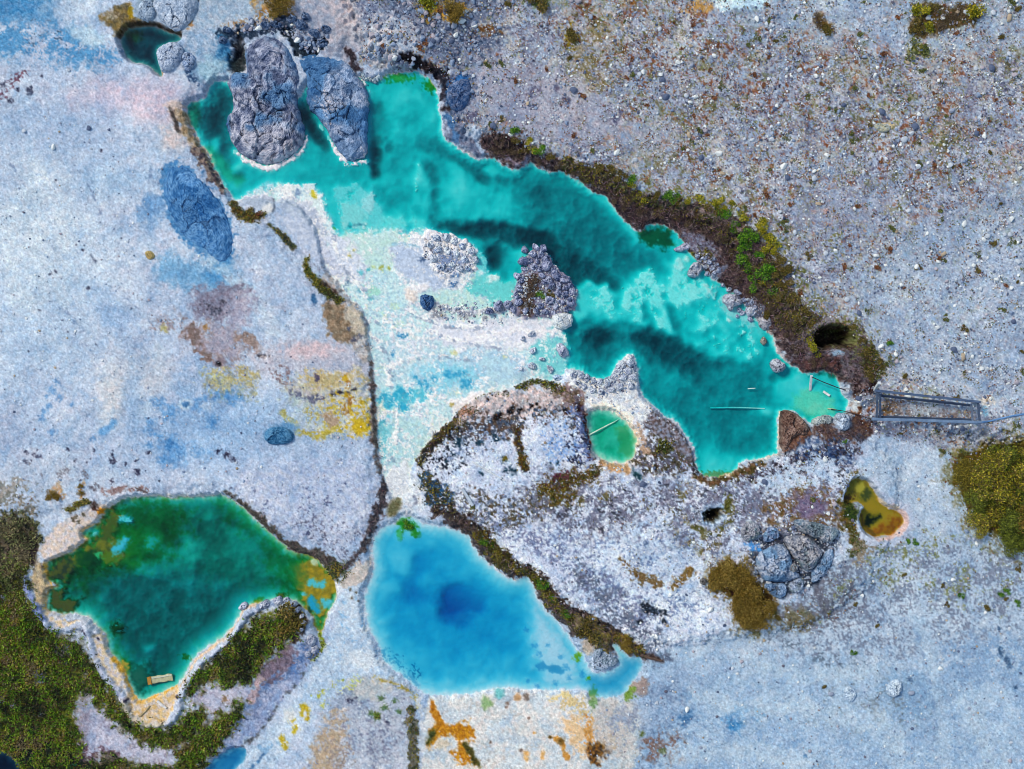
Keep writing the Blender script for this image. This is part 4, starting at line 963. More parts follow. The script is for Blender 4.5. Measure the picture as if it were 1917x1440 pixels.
for x_, y_, rx_, ry_, d_ in ((285, 1018, 26, 26, .6), (345, 1045, 30, 22, .75), (300, 1065, 36, 16, .8), (355, 1020, 16, 24, .75), (265, 1065, 14, 14, .7), (196, 1160, 18, 16, .6), (280, 1217, 14, 10, .45), (190, 1125, 14, 10, .75), (480, 1020, 50, 34, 1.0), (515, 1065, 40, 30, .9), (395, 970, 14, 10, 1.0), (450, 1000, 16, 12, 1.0), (365, 1100, 40, 14, 1.2)):
    B(x_, y_, rx_, ry_, dep=d_, soft=.7, n=.4, a=.85)
A(P("205,945 225,948 230,965 226,985 220,1010 236,1030 232,1056 200,1062 170,1060 140,1070 110,1090 92,1088 92,1055 126,1040 155,1020 170,1010 180,990 196,972"), (142, 116, 26), dep=.09, soft=14, n=12, c2=(84, 84, 26), ns2=25)
A(P("92,1058 120,1045 134,1048 134,1080 112,1094 94,1088"), (104, 84, 30), dep=.11, soft=11, n=10, c2=(50, 54, 34))
A(P("134,1040 180,1030 190,1060 150,1070"), (40, 70, 40), dep=.7, soft=8, n=8, a=.6)
A(P("196,972 214,960 224,990 216,1004 196,1000"), (96, 90, 26), dep=.12, soft=10, n=10)
A(P("196,1034 214,1030 214,1056 198,1062 192,1050"), (150, 120, 20), dep=.2, soft=5, n=5)
A(P("220,985 262,985 270,1040 240,1066 226,1040"), (120, 130, 40), dep=.3, soft=20, n=16, a=.8)
DOTS("226,972,6 236,973,9 244,975,6", (110, 206, 224), dep=.12, n=.5)
DOTS("219,1028,11 228,1022,8 234,1012,8", (110, 196, 226), dep=.18, n=.5)
DOTS("177,998,7", (110, 190, 190), dep=.1)
DOTS("184,1040,7", (130, 190, 120), dep=.25, n=.6)
DOTS("284,1012,9 280,1022,8", (120, 206, 220), dep=.45, n=.6, a=.7)
A(P("88,1104 120,1104 130,1116 150,1130 140,1148 110,1148 90,1140"), (92, 76, 30), dep=.11, soft=11, n=10, c2=(96, 82, 28))
A(P("205,1165 232,1170 230,1190 208,1190"), (92, 74, 24), dep=.4, soft=8, n=6, thr=-.3)
A(P("222,1228 240,1236 244,1260 236,1270 226,1250"), (206, 150, 50), dep=.08, soft=4, n=4)
A(P("236,1248 280,1240 284,1270 262,1310 248,1290"), (110, 112, 96), dep=.5, soft=10, n=9)
B(346, 1232, 10, 6, (150, 130, 50), dep=.3, n=.5, thr=-.2)
A(P("556,1044 590,1040 612,1062 632,1086 634,1102 626,1130 611,1152 606,1190 592,1184 584,1150 570,1136 558,1120 552,1080"), (180, 142, 26), dep=.04, soft=9, n=6, c2=(146, 122, 24))
A(P("536,1050 562,1044 572,1066 562,1110 545,1112"), (110, 116, 40), dep=.15, soft=14, n=10, a=.8)
DOTS("590,1053,7 586,1050,5", (196, 206, 170), dep=.03)
DOTS("580,1092,6 584,1088,6 592,1094,7 603,1096,7 606,1090,5 568,1112,5 604,1124,5 582,1162,4 610,1132,9 618,1128,7", (90, 190, 210), dep=.06, n=.4)
DOTS("585,1130,9 588,1138,9 582,1122,7 594,1144,6", (40, 160, 206), dep=.1, n=.3)
A(P("575,1135 584,1148 588,1180 578,1160"), (60, 66, 24), dep=.25, soft=4, n=4)
A(P("466,1128 480,1120 495,1122 490,1130"), (150, 140, 30), dep=.1, soft=4, n=3)
B(526, 1115, 10, 5, (110, 100, 30), dep=.15)
pool('blue', BLUEP, (200, 222, 238), .8, 2.5)
A(P("676,1100 694,1080 704,1200 744,1258 790,1296 850,1300 900,1292 950,1284 1000,1290 990,1262 900,1270 830,1276 780,1262 740,1220 720,1160 706,1110"), dep=.2, soft=14, n=12)
A(P("740,1230 790,1260 900,1268 990,1250 980,1220 900,1240 800,1236 750,1200"), dep=.5, soft=14, n=16)
A(P("985,1076 1012,1130 1050,1170 1066,1195 1090,1240 1110,1300 1010,1296 1000,1250 985,1190 995,1130"), (206, 216, 236), dep=.09, soft=26, n=12)
L(P("1010,1245 1030,1250 1048,1258"), 6, (120, 170, 210), dep=.35, n=5)
DOTS("985,1180,5 1000,1210,6 1026,1208,4 1050,1230,5 1010,1225,5 1060,1250,6 1006,1285,5 988,1275,4 1040,1280,5 1066,1270,5 1090,1262,6", (130, 180, 220), dep=.25, n=.6)
A(P("960,1210 985,1215 985,1230 965,1230"), dep=.5, thr=0, ts=6)
B(858, 1132, 42, 36, dep=2.1, soft=.4, n=.2)
B(866, 1158, 26, 14, dep=1.3, soft=.6)
L(P("745,1102 775,1114 800,1122"), [12, 13, 8], dep=1.25, soft=9, n=6)
L(P("700,1068 730,1076 760,1100"), [8, 12, 14], dep=1.35, soft=7, n=6)
L(P("776,1060 790,1070 800,1068"), 8, dep=1.1, soft=7)
L(P("778,1040 776,1070 770,1100"), 5, dep=1.1, soft=7)
B(748, 1050, 26, 34, dep=.38, soft=.35)
B(725, 1100, 24, 16, dep=.35, soft=.6)
B(880, 1060, 50, 26, dep=.6, soft=.8)
B(798, 1086, 16, 12, dep=.6, soft=.5)
A(P("706,1000 750,970 800,988 860,1000 870,1040 820,1030 760,1010 720,1030"), dep=.45, soft=14, n=10)
A(P("744,990 752,968 766,966 776,980 786,1002 776,1004 762,992 752,1002"), (50, 140, 20), dep=.06, soft=5, n=5, thr=-.5)
L(P("750,990 746,1004 752,1010"), 3, (110, 190, 120), dep=.1, n=3, thr=-.2)
B(700, 1040, 14, 10, dep=.15, soft=.6, n=.6)
A(P("690,1200 740,1225 770,1262 790,1290 750,1262 715,1232"), (120, 180, 214), dep=.35, thr=.0, ts=6)
A(P("700,1210 770,1230 800,1270 760,1270"), (90, 150, 190), dep=.6, thr=.45, ts=6)
A(P("1100,1262 1130,1262 1160,1246 1170,1225 1205,1236 1204,1252 1180,1278 1166,1302 1110,1306 1098,1292"), (150, 190, 220), dep=.75, soft=8, n=7)
B(1180, 1250, 22, 14, dep=1.0, soft=.6)
B(1110, 1280, 24, 16, dep=.35, soft=.7)
DOTS("1078,1230,5 1084,1226,5 1082,1236,4 1102,1270,4", (150, 170, 30), dep=.05, n=.6)
B(1110, 1300, 8, 12, (130, 160, 100), dep=.12, n=.4)

def blur(a, n, times=2):
    for _ in range(times):
        for ax in (0, 1):
            p = np.concatenate([np.repeat(a.take([0], ax), n + 1, ax), a, np.repeat(a.take([-1], ax), n, ax)], ax)
            c = np.cumsum(p.astype(np.float64), ax)
            m = a.shape[ax]
            a = ((c.take(range(2 * n + 1, 2 * n + 1 + m), ax) - c.take(range(0, m), ax)) / (2 * n + 1)).astype(np.float32)
    return a
SH = .16                                     # the pools are shallow and strongly coloured
soft_ = blur(DEP, 2)
soft_ = soft_ * (1 + .20 * F[40] + .10 * F[16] + .02 * F[6])
DEP = np.where(DEP > .2, soft_, DEP)
slb_, sdb_ = POOLS['blue']
DEP[slb_] = np.where(sdb_ < 0, .55 * DEP[slb_] + .45 * blur(DEP, 6)[slb_], DEP[slb_])
DEP = np.where(DEP > .06, .010 + (DEP - .06) * SH, np.where(DEP > 0, DEP * .15, DEP)).astype(np.float32)

slm_ = POOLS['main'][0]
thin_ = ((DEP[slm_] < .012) & (POOLS['main'][1] < 0))[..., None]
C[slm_] += thin_ * np.array([11, 7, 6], np.float32)
LIM[0] = None
ALLSD = np.full((NY, NX), 99., np.float32)
for k_, (sl_, sd_) in POOLS.items():
    sd_ = sd_.copy()
    inside = sd_ < 0
    slope = {'main': .014, 'blue': .0030, 'green': .008, 'yellow': .012, 'tl': .024, 'river': .012}.get(k_, .008)
    dd = np.minimum(DEP[sl_], .004 - slope * sd_)
    land = .012 + (np.maximum(Z[sl_], .05) - .012) * sst(0, {'blue': 12, 'main': 9}.get(k_, 7), sd_)
    Z[sl_] = np.where(inside, -dd, np.where(sd_ < 14, land, Z[sl_]))
    ALLSD[sl_] = np.minimum(ALLSD[sl_], sd_)
# wave and grain of the bed, and the dark hollow in the bank
Z += np.where(ALLSD < 0, .001 * F[10], .004 * F[4]).astype(np.float32)
slp, sdp = sd_poly(PITP, 20)
sdp = sdp + 2 * nz(slp, 10)
Z[slp] = np.where(sdp < 0, Z[slp] - np.minimum(2.4, -sdp * .16), Z[slp])
C = np.clip(C, 6, 250)

def zat(px, py):
    fx = np.clip((np.asarray(px, float) - X[0]) / G, 0, NX - 1.001)
    fy = np.clip((np.asarray(py, float) - Y[0]) / G, 0, NY - 1.001)
    i, j = fx.astype(int), fy.astype(int)
    u, v = fx - i, fy - j
    return (Z[j, i] * (1 - u) + Z[j, i + 1] * u) * (1 - v) + (Z[j + 1, i] * (1 - u) + Z[j + 1, i + 1] * u) * v

def at(field, px, py):
    i = np.clip(np.rint((np.asarray(px) - X[0]) / G).astype(int), 0, NX - 1)
    j = np.clip(np.rint((np.asarray(py) - Y[0]) / G).astype(int), 0, NY - 1)
    return field[j, i]

def W(px, py, z=None, dz=0.0):
    z = float(zat(px, py)) if z is None else z
    return Vector(((px - CX) * S, (CY - py) * S, z + dz))

# ------------------------------------------------------------------ materials
def tree(name):
    m = bpy.data.materials.new(name)
    m.use_nodes = True
    n, l = m.node_tree.nodes, m.node_tree.links
    return m, n, l, n["Principled BSDF"]

def surface(name, rough=.9, spec=.25, s1=9.0, s2=60.0, amt=.3, bump=.02, bscale=30.0, trans=0.0, silt=False):
    """albedo from the object's own 'col' attribute, broken up by two scales of noise, with a fine bump"""
    m, n, l, b = tree(name)
    at_ = n.new("ShaderNodeAttribute"); at_.attribute_name = "col"
    tc = n.new("ShaderNodeNewGeometry")
    n1 = n.new("ShaderNodeTexNoise"); n1.inputs["Scale"].default_value = s1; n1.inputs["Detail"].default_value = 5
    n2 = n.new("ShaderNodeTexNoise"); n2.inputs["Scale"].default_value = s2; n2.inputs["Detail"].default_value = 2
    l.new(tc.outputs["Position"], n1.inputs["Vector"]); l.new(tc.outputs["Position"], n2.inputs["Vector"])
    ad = n.new("ShaderNodeMath"); ad.operation = 'ADD'
    l.new(n1.outputs["Fac"], ad.inputs[0]); l.new(n2.outputs["Fac"], ad.inputs[1])
    mr = n.new("ShaderNodeMapRange")
    mr.inputs["From Min"].default_value = .6; mr.inputs["From Max"].default_value = 1.4
    mr.inputs["To Min"].default_value = 1 - amt; mr.inputs["To Max"].default_value = 1 + amt
    l.new(ad.outputs[0], mr.inputs["Value"])
    mx = n.new("ShaderNodeVectorMath"); mx.operation = 'SCALE'
    fac = mr.outputs[0]
    if silt:
        sx = n.new("ShaderNodeSeparateXYZ"); l.new(tc.outputs["Position"], sx.inputs[0])
        dry = n.new("ShaderNodeMapRange")
        dry.inputs["From Min"].default_value = -.03; dry.inputs["From Max"].default_value = .0
        l.new(sx.outputs["Z"], dry.inputs["Value"])
        mm = n.new("ShaderNodeMix"); mm.inputs[2].default_value = 1.0
        l.new(dry.outputs[0], mm.inputs[0]); l.new(mr.outputs[0], mm.inputs[3])
        fac = mm.outputs[0]
    l.new(at_.outputs["Color"], mx.inputs[0]); l.new(fac, mx.inputs["Scale"])
    l.new(mx.outputs[0], b.inputs["Base Color"])
    b.inputs["Roughness"].default_value = rough
    b.inputs["Specular IOR Level"].default_value = spec
    if bump:
        n3 = n.new("ShaderNodeTexNoise"); n3.inputs["Scale"].default_value = bscale; n3.inputs["Detail"].default_value = 4
        l.new(tc.outputs["Position"], n3.inputs["Vector"])
        bp = n.new("ShaderNodeBump"); bp.inputs["Strength"].default_value = .8
        if silt:
            l.new(dry.outputs[0], bp.inputs["Strength"])
        bp.inputs["Distance"].default_value = bump
        l.new(n3.outputs["Fac"], bp.inputs["Height"]); l.new(bp.outputs[0], b.inputs["Normal"])
    if trans:
        b.inputs["Transmission Weight"].default_value = 0
        b.inputs["Subsurface Weight"].default_value = 0
    return m

M_GROUND = surface("sinter_ground", .92, .2, 7, 30, .30, .014, 16, silt=True)
M_ROCK = surface("rock", .9, .25, 5, 24, .30, .05, 12)
M_PEBBLE = surface("pebble", .85, .25, 20, 90, .18, 0)
M_LEAF = surface("leaf", .75, .2, 10, 60, .25, 0)
M_WOOD = surface("weathered_wood", .85, .2, 6, 40, .28, .01, 40)
M_PLASTIC = surface("hose_plastic", .5, .4, 10, 50, .12, 0)

def water_mat(name, absorb, tint=.02):
    m, n, l, b = tree(name)
    n.remove(b)
    out = n["Material Output"]
    tr = n.new("ShaderNodeBsdfTransparent")
    gl = n.new("ShaderNodeBsdfGlossy"); gl.inputs["Roughness"].default_value = .12
    lw = n.new("ShaderNodeLayerWeight"); lw.inputs["Blend"].default_value = .5
    pw = n.new("ShaderNodeMath"); pw.operation = 'POWER'; pw.inputs[1].default_value = 5
    fr = n.new("ShaderNodeMath"); fr.operation = 'MULTIPLY_ADD'; fr.inputs[1].default_value = .9; fr.inputs[2].default_value = .02
    l.new(lw.outputs["Facing"], pw.inputs[0]); l.new(pw.outputs[0], fr.inputs[0])
    tc = n.new("ShaderNodeNewGeometry")
    nn = n.new("ShaderNodeTexNoise"); nn.inputs["Scale"].default_value = 5; nn.inputs["Detail"].default_value = 3
    l.new(tc.outputs["Position"], nn.inputs["Vector"])
    bp = n.new("ShaderNodeBump"); bp.inputs["Strength"].default_value = .25; bp.inputs["Distance"].default_value = .02
    l.new(nn.outputs["Fac"], bp.inputs["Height"])
    l.new(bp.outputs[0], gl.inputs["Normal"])
    mx = n.new("ShaderNodeMixShader")
    l.new(fr.outputs[0], mx.inputs[0]); l.new(tr.outputs[0], mx.inputs[1]); l.new(gl.outputs[0], mx.inputs[2])
    l.new(mx.outputs[0], out.inputs["Surface"])
    va = n.new("ShaderNodeVolumeAbsorption")
    k = max(absorb)
    va.inputs["Density"].default_value = k
    va.inputs["Color"].default_value = tuple(1 - a / k for a in absorb) + (1,)
    l.new(va.outputs[0], out.inputs["Volume"])
    return m

# ------------------------------------------------------------------ mesh helpers
def mesh(name, V, Fc, mat, col=None, smooth=False):
    """a mesh from numpy arrays: V (n,3), Fc (m,3 or 4), col (n,3) linear albedo"""
    V = np.ascontiguousarray(V, np.float32)
    Fc = np.ascontiguousarray(Fc, np.int32)
    k = Fc.shape[1]
    me = bpy.data.meshes.new(name)
    me.vertices.add(len(V)); me.vertices.foreach_set("co", V.ravel())
    me.loops.add(Fc.size); me.loops.foreach_set("vertex_index", Fc.ravel())
    me.polygons.add(len(Fc)); me.polygons.foreach_set("loop_start", np.arange(0, Fc.size, k, dtype=np.int32))
    me.polygons.foreach_set("use_smooth", np.full(len(Fc), smooth, bool))
    me.update(calc_edges=True)
    if col is not None:
        a = me.attributes.new("col", 'FLOAT_COLOR', 'POINT')
        c4 = np.ones((len(V), 4), np.float32); c4[:, :3] = col
        a.data.foreach_set("color", c4.ravel())
    me.materials.append(mat)
    return me

def link(name, me, parent=None, loc=None):
    o = bpy.data.objects.new(name, me)
    COL.objects.link(o)
    if parent is not None:
        o.parent = parent
    if loc is not None:
        o.location = loc
    return o

def tag(o, label, cat=None, group=None, kind=None):
    o["label"] = label
    if cat: o["category"] = cat
    if group: o["group"] = group
    if kind: o["kind"] = kind
    return o

# ------------------------------------------------------------------ ground sheet, fine in the middle and running out to the horizon
def ground():
    out = 8 * 1.32 ** np.arange(34)
    out = np.cumsum(out); out = out[out < 90000]
    xs = np.concatenate([X[0] - out[::-1], X, X[-1] + out])
    ys = np.concatenate([Y[0] - out[::-1], Y, Y[-1] + out])
    k = len(out)
    def refl(v, v0, n):
        i = np.rint((v - v0) / G).astype(np.int64)
        p = 2 * (n - 1)
        i = np.abs(i) % p
        return np.where(i >= n, p - i, i)
    ix, iy = refl(xs, X[0], NX), refl(ys, Y[0], NY)
    z = Z[np.ix_(iy, ix)].copy(); c = C[np.ix_(iy, ix)].copy()
    wet = (ALLSD[np.ix_(iy, ix)] < 6)
    ins = np.zeros(z.shape, bool); ins[k:k + NY, k:k + NX] = True
    z[~ins] = np.maximum(z[~ins], .15)
    far_ = blur(np.where((ALLSD < 8)[..., None], np.array(BASE, np.float32), C).astype(np.float32), 24)
    c[~ins] = far_[np.ix_(iy, ix)][~ins]
    z[~ins] = blur(np.maximum(Z, .2), 24)[np.ix_(iy, ix)][~ins]
    # the river runs on out of the corner
    V = np.stack([np.broadcast_to((xs - CX) * S, z.shape), np.broadcast_to(((CY - ys) * S)[:, None], z.shape), z], -1).reshape(-1, 3)
    ny, nx = z.shape
    a = (np.arange(ny - 1)[:, None] * nx + np.arange(nx - 1)[None, :]).ravel()
    Fc = np.stack([a, a + nx, a + nx + 1, a + 1], -1)
    me = mesh("ground", V, Fc, M_GROUND, alb(c.reshape(-1, 3)), smooth=True)
    tag(link("ground", me), "pale blue white mineral crust with stones, stains and pool beds", kind='structure')
ground()

def flat_poly(name, pts, z, mat):
    p = np.asarray(pts, float)
    me = bpy.data.meshes.new(name)
    me.from_pydata([((x - CX) * S, (CY - y) * S, z) for x, y in p], [], [list(range(len(p)))])
    me.materials.append(mat)
    me.update()
    if me.polygons[0].normal.z < 0:
        me.flip_normals()
    return link(name, me)

def grown(pts, d):
    """the outline pushed outwards by d photo pixels"""
    p = np.asarray(pts, float)
    if 0.5 * np.sum(p[:, 0] * np.roll(p[:, 1], -1) - np.roll(p[:, 0], -1) * p[:, 1]) < 0:
        p = p[::-1]
    t = np.roll(p, -1, 0) - np.roll(p, 1, 0)
    nrm = np.stack([t[:, 1], -t[:, 0]], 1) / np.maximum(np.hypot(t[:, 0], t[:, 1])[:, None], 1e-6)
    return p + nrm * d

for key, pts, ab, g_, lab in (
    ('main', MAIN, (24.0, 2.3, 1.95), 4, "long turquoise hot spring pool with a pale flooded terrace"),
    ('green', GREENP, (20, 2.55, 2.6), 4, "deep green pool inside a white mineral rim"),
    ('blue', BLUEP, (17.0, 2.8, 1.15), 5, "bright blue hot pool with a dark round vent"),
    ('small', SMALLP, (15.6, 2.08, 2.99), 4, "small emerald pool on the white neck"),
    ('tl', TLP, (13.0, 3.12, 2.34), 4, "little dark teal pool beside a tan bank"),
    ('yellow', YELP, (5.2, 2.6, 6.24), 4, "small yellow brown pool with a dark vent"),
    ('river', RIVP, (13.0, 5.46, 3.64), 5, "dark water at the corner below the grass"),
    ('stream', STRP, (14.3, 4.16, 1.82), 5, "blue stream running out over the pale terrace")):
    w = flat_poly("water", grown(pts, g_), 0.0, water_mat("water_" + key, ab))
    tag(w, lab, kind='structure')

# ------------------------------------------------------------------ stones and boulders
def noise3(P3, scale, seed):
    """smooth value noise at 3-D points"""
    p = np.asarray(P3) / scale + 100.0
    i = np.floor(p).astype(np.int64); f = p - i
    f = f * f * (3 - 2 * f)
    out = 0
    for c in range(8):
        o = np.array([c & 1, c >> 1 & 1, c >> 2 & 1])
        q = i + o
        h = (q[:, 0] * 73856093 ^ q[:, 1] * 19349663 ^ q[:, 2] * 83492791 ^ seed * 2654435761) & 0xFFFFFF
        h = (h * 1103515245 + 12345) & 0x7FFFFFFF
        h = ((h >> 7) ^ h) & 0xFFFF
        w = np.prod(np.where(o, f, 1 - f), 1)
        out = out + w * (h / 32767.5 - 1)
    return out

def boulder(name, label, cat, outline, h, c1, c2, seed, group=None, z0=None, p=4, rough=1.0, n_ang=72, n_r=22, c3=None, crack=(48, 54, 74), rag=1.5, tilt=(0, 0), mat=None, veins=True, blocks=0, spots=1.0, flecks=0.0):
    """a rock seen from its outline: a thick lump that swells to height h (m) and goes down into the ground"""
    o2 = chaikin(outline, True, 1)
    seg = np.hypot(*(np.roll(o2, -1, 0) - o2).T)
    cum = np.concatenate([[0], np.cumsum(seg)])
    t = np.linspace(0, cum[-1], n_ang, endpoint=False)
    oc = np.vstack([o2, o2[:1]])
    ring = np.stack([np.interp(t, cum, oc[:, 0]), np.interp(t, cum, oc[:, 1])], 1)
    rr = np.random.default_rng(seed)
    ctr = ring.mean(0)
    z0 = float(max(zat(*ctr), 0) if z0 is None else z0)
    rs = np.linspace(0, 1, n_r + 1)[1:] ** .8
    pts = [ctr[None]]
    rad = [np.zeros(1)]
    for r in rs:
        pts.append(ctr + (ring - ctr) * r); rad.append(np.full(n_ang, r))
    pts.append(ctr + (ring - ctr) * 1.02); rad.append(np.full(n_ang, 1.02))
    pts, rad = np.vstack(pts), np.concatenate(rad)
    size = np.hypot(*(ring - ctr).T).mean()
    w3 = np.c_[pts, np.full(len(pts), seed * 7.0)]
    n_a, n_b, n_c = noise3(w3, size * .55, seed), noise3(w3, size * .2, seed + 1), noise3(w3, max(size * .07, 1.6), seed + 2)
    n_d = noise3(w3, 1.7, seed + 8)
    pts = pts + rad[:, None] ** 2 * np.c_[noise3(w3, 5, seed + 5), noise3(w3, 5, seed + 6)] * rag
    # the rock is broken into blocks, each with its own height, tilt and tone
    nc = blocks or (int(4 + size / 5) if veins else 4)
    sd_ = pts[rr.integers(0, len(pts), nc)] + rr.normal(0, 2, (nc, 2))
    wp_ = pts + np.c_[n_b, noise3(w3, size * .2, seed + 9)] * size * .10
    dist = np.hypot(wp_[:, None, 0] - sd_[None, :, 0], (wp_[:, None, 1] - sd_[None, :, 1]) * .75)
    two = np.partition(dist, 1, axis=1)[:, :2]
    near = dist.argmin(1)
    edge = (two[:, 1] - two[:, 0])
    hh, tx_, ty_ = rr.uniform(-.26, .2, nc), rr.normal(0, .55, nc) / size, rr.normal(0, .55, nc) / size
    blk = hh[near] + (pts[:, 0] - sd_[near, 0]) * tx_[near] + (pts[:, 1] - sd_[near, 1]) * ty_[near]
    prof = np.maximum(1 - np.minimum(rad, 1) ** p, 0) ** .6
    z = h * prof * (.80 + .6 * blk + .10 * n_a + .05 * n_b * rough + .045 * n_c * rough) + .022 * n_d * rough * prof
    z += (pts[:, 0] - ctr[0]) * tilt[0] * S + (pts[:, 1] - ctr[1]) * tilt[1] * S
    cr = sst(1.7, .3, edge + 1.2 * n_c) * (prof > .15) * sst(.0, .6, n_a + .8 * n_b + .1) * (1. if veins else 0.)
    z -= cr * min(h, .5) * .12
    z = z + z0
    z[rad > 1] = z0 - .9
    V = np.c_[(pts[:, 0] - CX) * S, (CY - pts[:, 1]) * S, z]
    base = np.array([(ctr[0] - CX) * S, (CY - ctr[1]) * S, z0])
    tt = sst(-.6, .6, n_a * .4 + n_b * .5 + n_c * .6 + n_d * .35)[:, None]
    col = np.asarray(c1, float) * (1 - tt) + np.asarray(c2, float) * tt
    if flecks:
        col += (np.array((236, 222, 226)) - col) * (sst(.3, .55, noise3(w3, 2.6, seed + 15) * .8 + n_a * .5) * flecks)[:, None]
    if c3 is not None:
        t3 = sst(-.05, .45, noise3(w3, size * .4, seed + 12) + .35 * n_b + .2 * n_c)[:, None]
        col = col * (1 - t3) + np.asarray(c3, float) * t3
    col *= np.array([.9, .94, .98])
    col += (n_c * 17 + n_d * 24 + rr.normal(0, 10, nc)[near] + rr.normal(0, 9, len(pts)))[:, None]
    col = col - np.array([70, 66, 58]) * (sst(.42, .75, n_c * .6 + n_d * .6 + .25 * n_b))[:, None] * spots
    col += (np.asarray(crack) - col) * (cr * .42)[:, None]
    k = len(rs) + 1
    i = np.arange(n_ang); j = (i + 1) % n_ang
    Fc = [np.stack([np.zeros(n_ang, int), 1 + j, 1 + i], 1)]
    for q in range(k - 1):
        a, b = 1 + q * n_ang, 1 + (q + 1) * n_ang
        Fc.append(np.stack([a + i, a + j, b + j], 1)); Fc.append(np.stack([a + i, b + j, b + i], 1))
    me = mesh(name, V - base, np.vstack(Fc), mat or M_ROCK, alb(np.clip(col, 5, 250)), smooth=False)
    if len(me.polygons) and me.polygons[0].normal.z < 0:
        me.flip_normals()
    o = link(name, me, loc=base)
    return tag(o, label, cat, group)

def blobline(x, y, rx, ry, rot=0, seed=0, n=11, jag=.16):
    r = np.random.default_rng(seed)
    a = np.arange(n) / n * 2 * PI
    q = 1 + r.uniform(-jag, jag, n)
    u, v = np.cos(a) * rx * q, np.sin(a) * ry * q
    c, s = math.cos(math.radians(rot)), math.sin(math.radians(rot))
    return np.c_[x + u * c - v * s, y + u * s + v * c]

GREY, GREY2, PALE, WHITE_, BLUE = (124, 132, 160), (164, 166, 188), (196, 200, 220), (232, 232, 240), (66, 124, 178)
boulder("boulder", "big grey cracked boulder standing in the turquoise cove, the taller of two", "boulder",
        P("462,86 480,72 500,62 520,68 536,80 549,105 560,125 566,145 560,170 556,195 563,215 569,235 573,250 568,265 555,285 535,298 505,310 480,304 456,292 440,279 432,258 425,242 424,220 437,213 438,190 430,165 425,155 436,136 460,136 465,125 459,106"),
        .8, (112, 122, 154), (204, 198, 210), 3, c3=(92, 130, 172), spots=.7, z0=.0, p=9, rough=2.0, n_ang=190, n_r=80, rag=2, blocks=80)
boulder("boulder", "grey blue slab boulder with pinkish pebbles between the big boulder and the cove", "boulder",
        P("553,110 566,104 600,103 640,110 657,118 664,140 680,155 691,185 690,215 687,260 687,296 665,300 655,304 640,290 622,266 610,240 590,215 576,200 574,180 575,160 569,135"),
        .65, (112, 140, 178), (184, 188, 208), 5, c3=(80, 126, 174), spots=.6, flecks=1.0, z0=.0, p=9, rough=1.4, n_ang=170, n_r=70, rag=2, blocks=50)
boulder("boulder", "low blue stained boulder half sunk in the pale western flat", "boulder",
        P("318,318 345,304 372,330 400,360 430,408 443,448 434,486 415,496 385,470 352,452 326,410 308,352"), .32, (52, 112, 170), (98, 148, 196), 8, p=3, rough=.7, n_ang=120, n_r=46, crack=(44, 70, 110), rag=3)
boulder("boulder", "flat teal blue stone beside the yellow crust", "boulder", P("500,806 516,797 540,800 555,812 550,827 530,832 508,831 498,820"), .22, (44, 104, 148), (84, 136, 174), 9, p=5, veins=False)
boulder("boulder", "dark blue angular rock on the pale terrace", "boulder", P("786,554 800,550 812,556 813,570 805,582 792,580 786,568"), .4, (38, 84, 140), (96, 130, 176), 12, z0=.0, rough=1.6)
boulder("boulder", "brownish dark stone beside the golden bush", "stone", blobline(1313, 1086, 7, 7, 0, 4), .2, (88, 84, 84), (120, 116, 116), 13, n_ang=28, n_r=8, veins=False)
boulder("boulder", "small pale yellow rock lying alone on the western flat", "stone", P("276,474 285,470 295,477 294,486 284,488 277,482"), .16, (214, 190, 130), (170, 140, 84), 14, n_ang=30, n_r=9, veins=False)
boulder("boulder", "white faced boulder where the pebble islet meets the pale terrace", "boulder", P("1031,596 1040,586 1060,583 1072,590 1073,604 1064,616 1050,619 1036,611"), .5, (226, 228, 236), (246, 244, 242), 15, z0=0, rough=.7, crack=(180, 182, 200))
boulder("boulder", "white angular block with a lilac face in the shallow water", "boulder", P("1038,648 1050,640 1058,648 1067,662 1058,670 1048,670"), .4, (226, 226, 236), (190, 186, 210), 16, z0=0, p=8, veins=False)
boulder("boulder", "white rounded boulder in the water below the brown bank", "boulder", P("1290,502 1296,492 1308,490 1315,500 1313,512 1302,520 1290,520 1286,510"), .5, (222, 222, 232), (168, 168, 186), 17, z0=0, rough=1.3)
boulder("boulder", "flat lilac slab with a white foot at the bank edge", "boulder", P("1260,466 1275,458 1290,452 1302,456 1296,466 1280,470 1262,470"), .3, (160, 158, 190), (206, 206, 220), 18, z0=0, veins=False)
boulder("boulder", "large two toned white boulder with a projecting foot", "boulder", P("1352,556 1360,549 1378,550 1389,558 1390,570 1380,574 1372,575 1371,583 1364,582 1358,572 1352,565"), .55, (228, 228, 236), (150, 148, 166), 19, z0=0, rough=1.2)
boulder("boulder", "grey white rock tucked under the bank among small stones", "boulder", P("1396,580 1404,572 1414,576 1417,588 1408,595 1396,592"), .4, (186, 190, 210), (220, 222, 232), 20, z0=0)
boulder("boulder", "pale cream boulder leaning on the brown bank", "boulder", P("1420,592 1430,584 1440,594 1447,612 1440,620 1424,616 1418,604"), .55, (206, 200, 206), (166, 156, 166), 21, z0=0)
boulder("boulder", "white speckled boulder standing in the water below the marker post", "boulder", P("1440,676 1450,671 1462,675 1472,683 1468,694 1456,699 1444,694"), .5, (228, 228, 236), (160, 160, 176), 22, z0=0, rough=1.3)
boulder("boulder", "tan stone half in the green shallows below the bank", "stone", P("1424,634 1432,630 1436,640 1430,647 1422,642"), .25, (150, 140, 130), (190, 180, 166), 23, z0=0, n_ang=28, n_r=9)
boulder("boulder", "pale rounded rock at the lagoon outlet beside brown soil", "boulder", P("1562,776 1574,772 1588,778 1590,796 1582,808 1568,806 1560,792"), .5, (176, 190, 212), (206, 212, 226), 24)
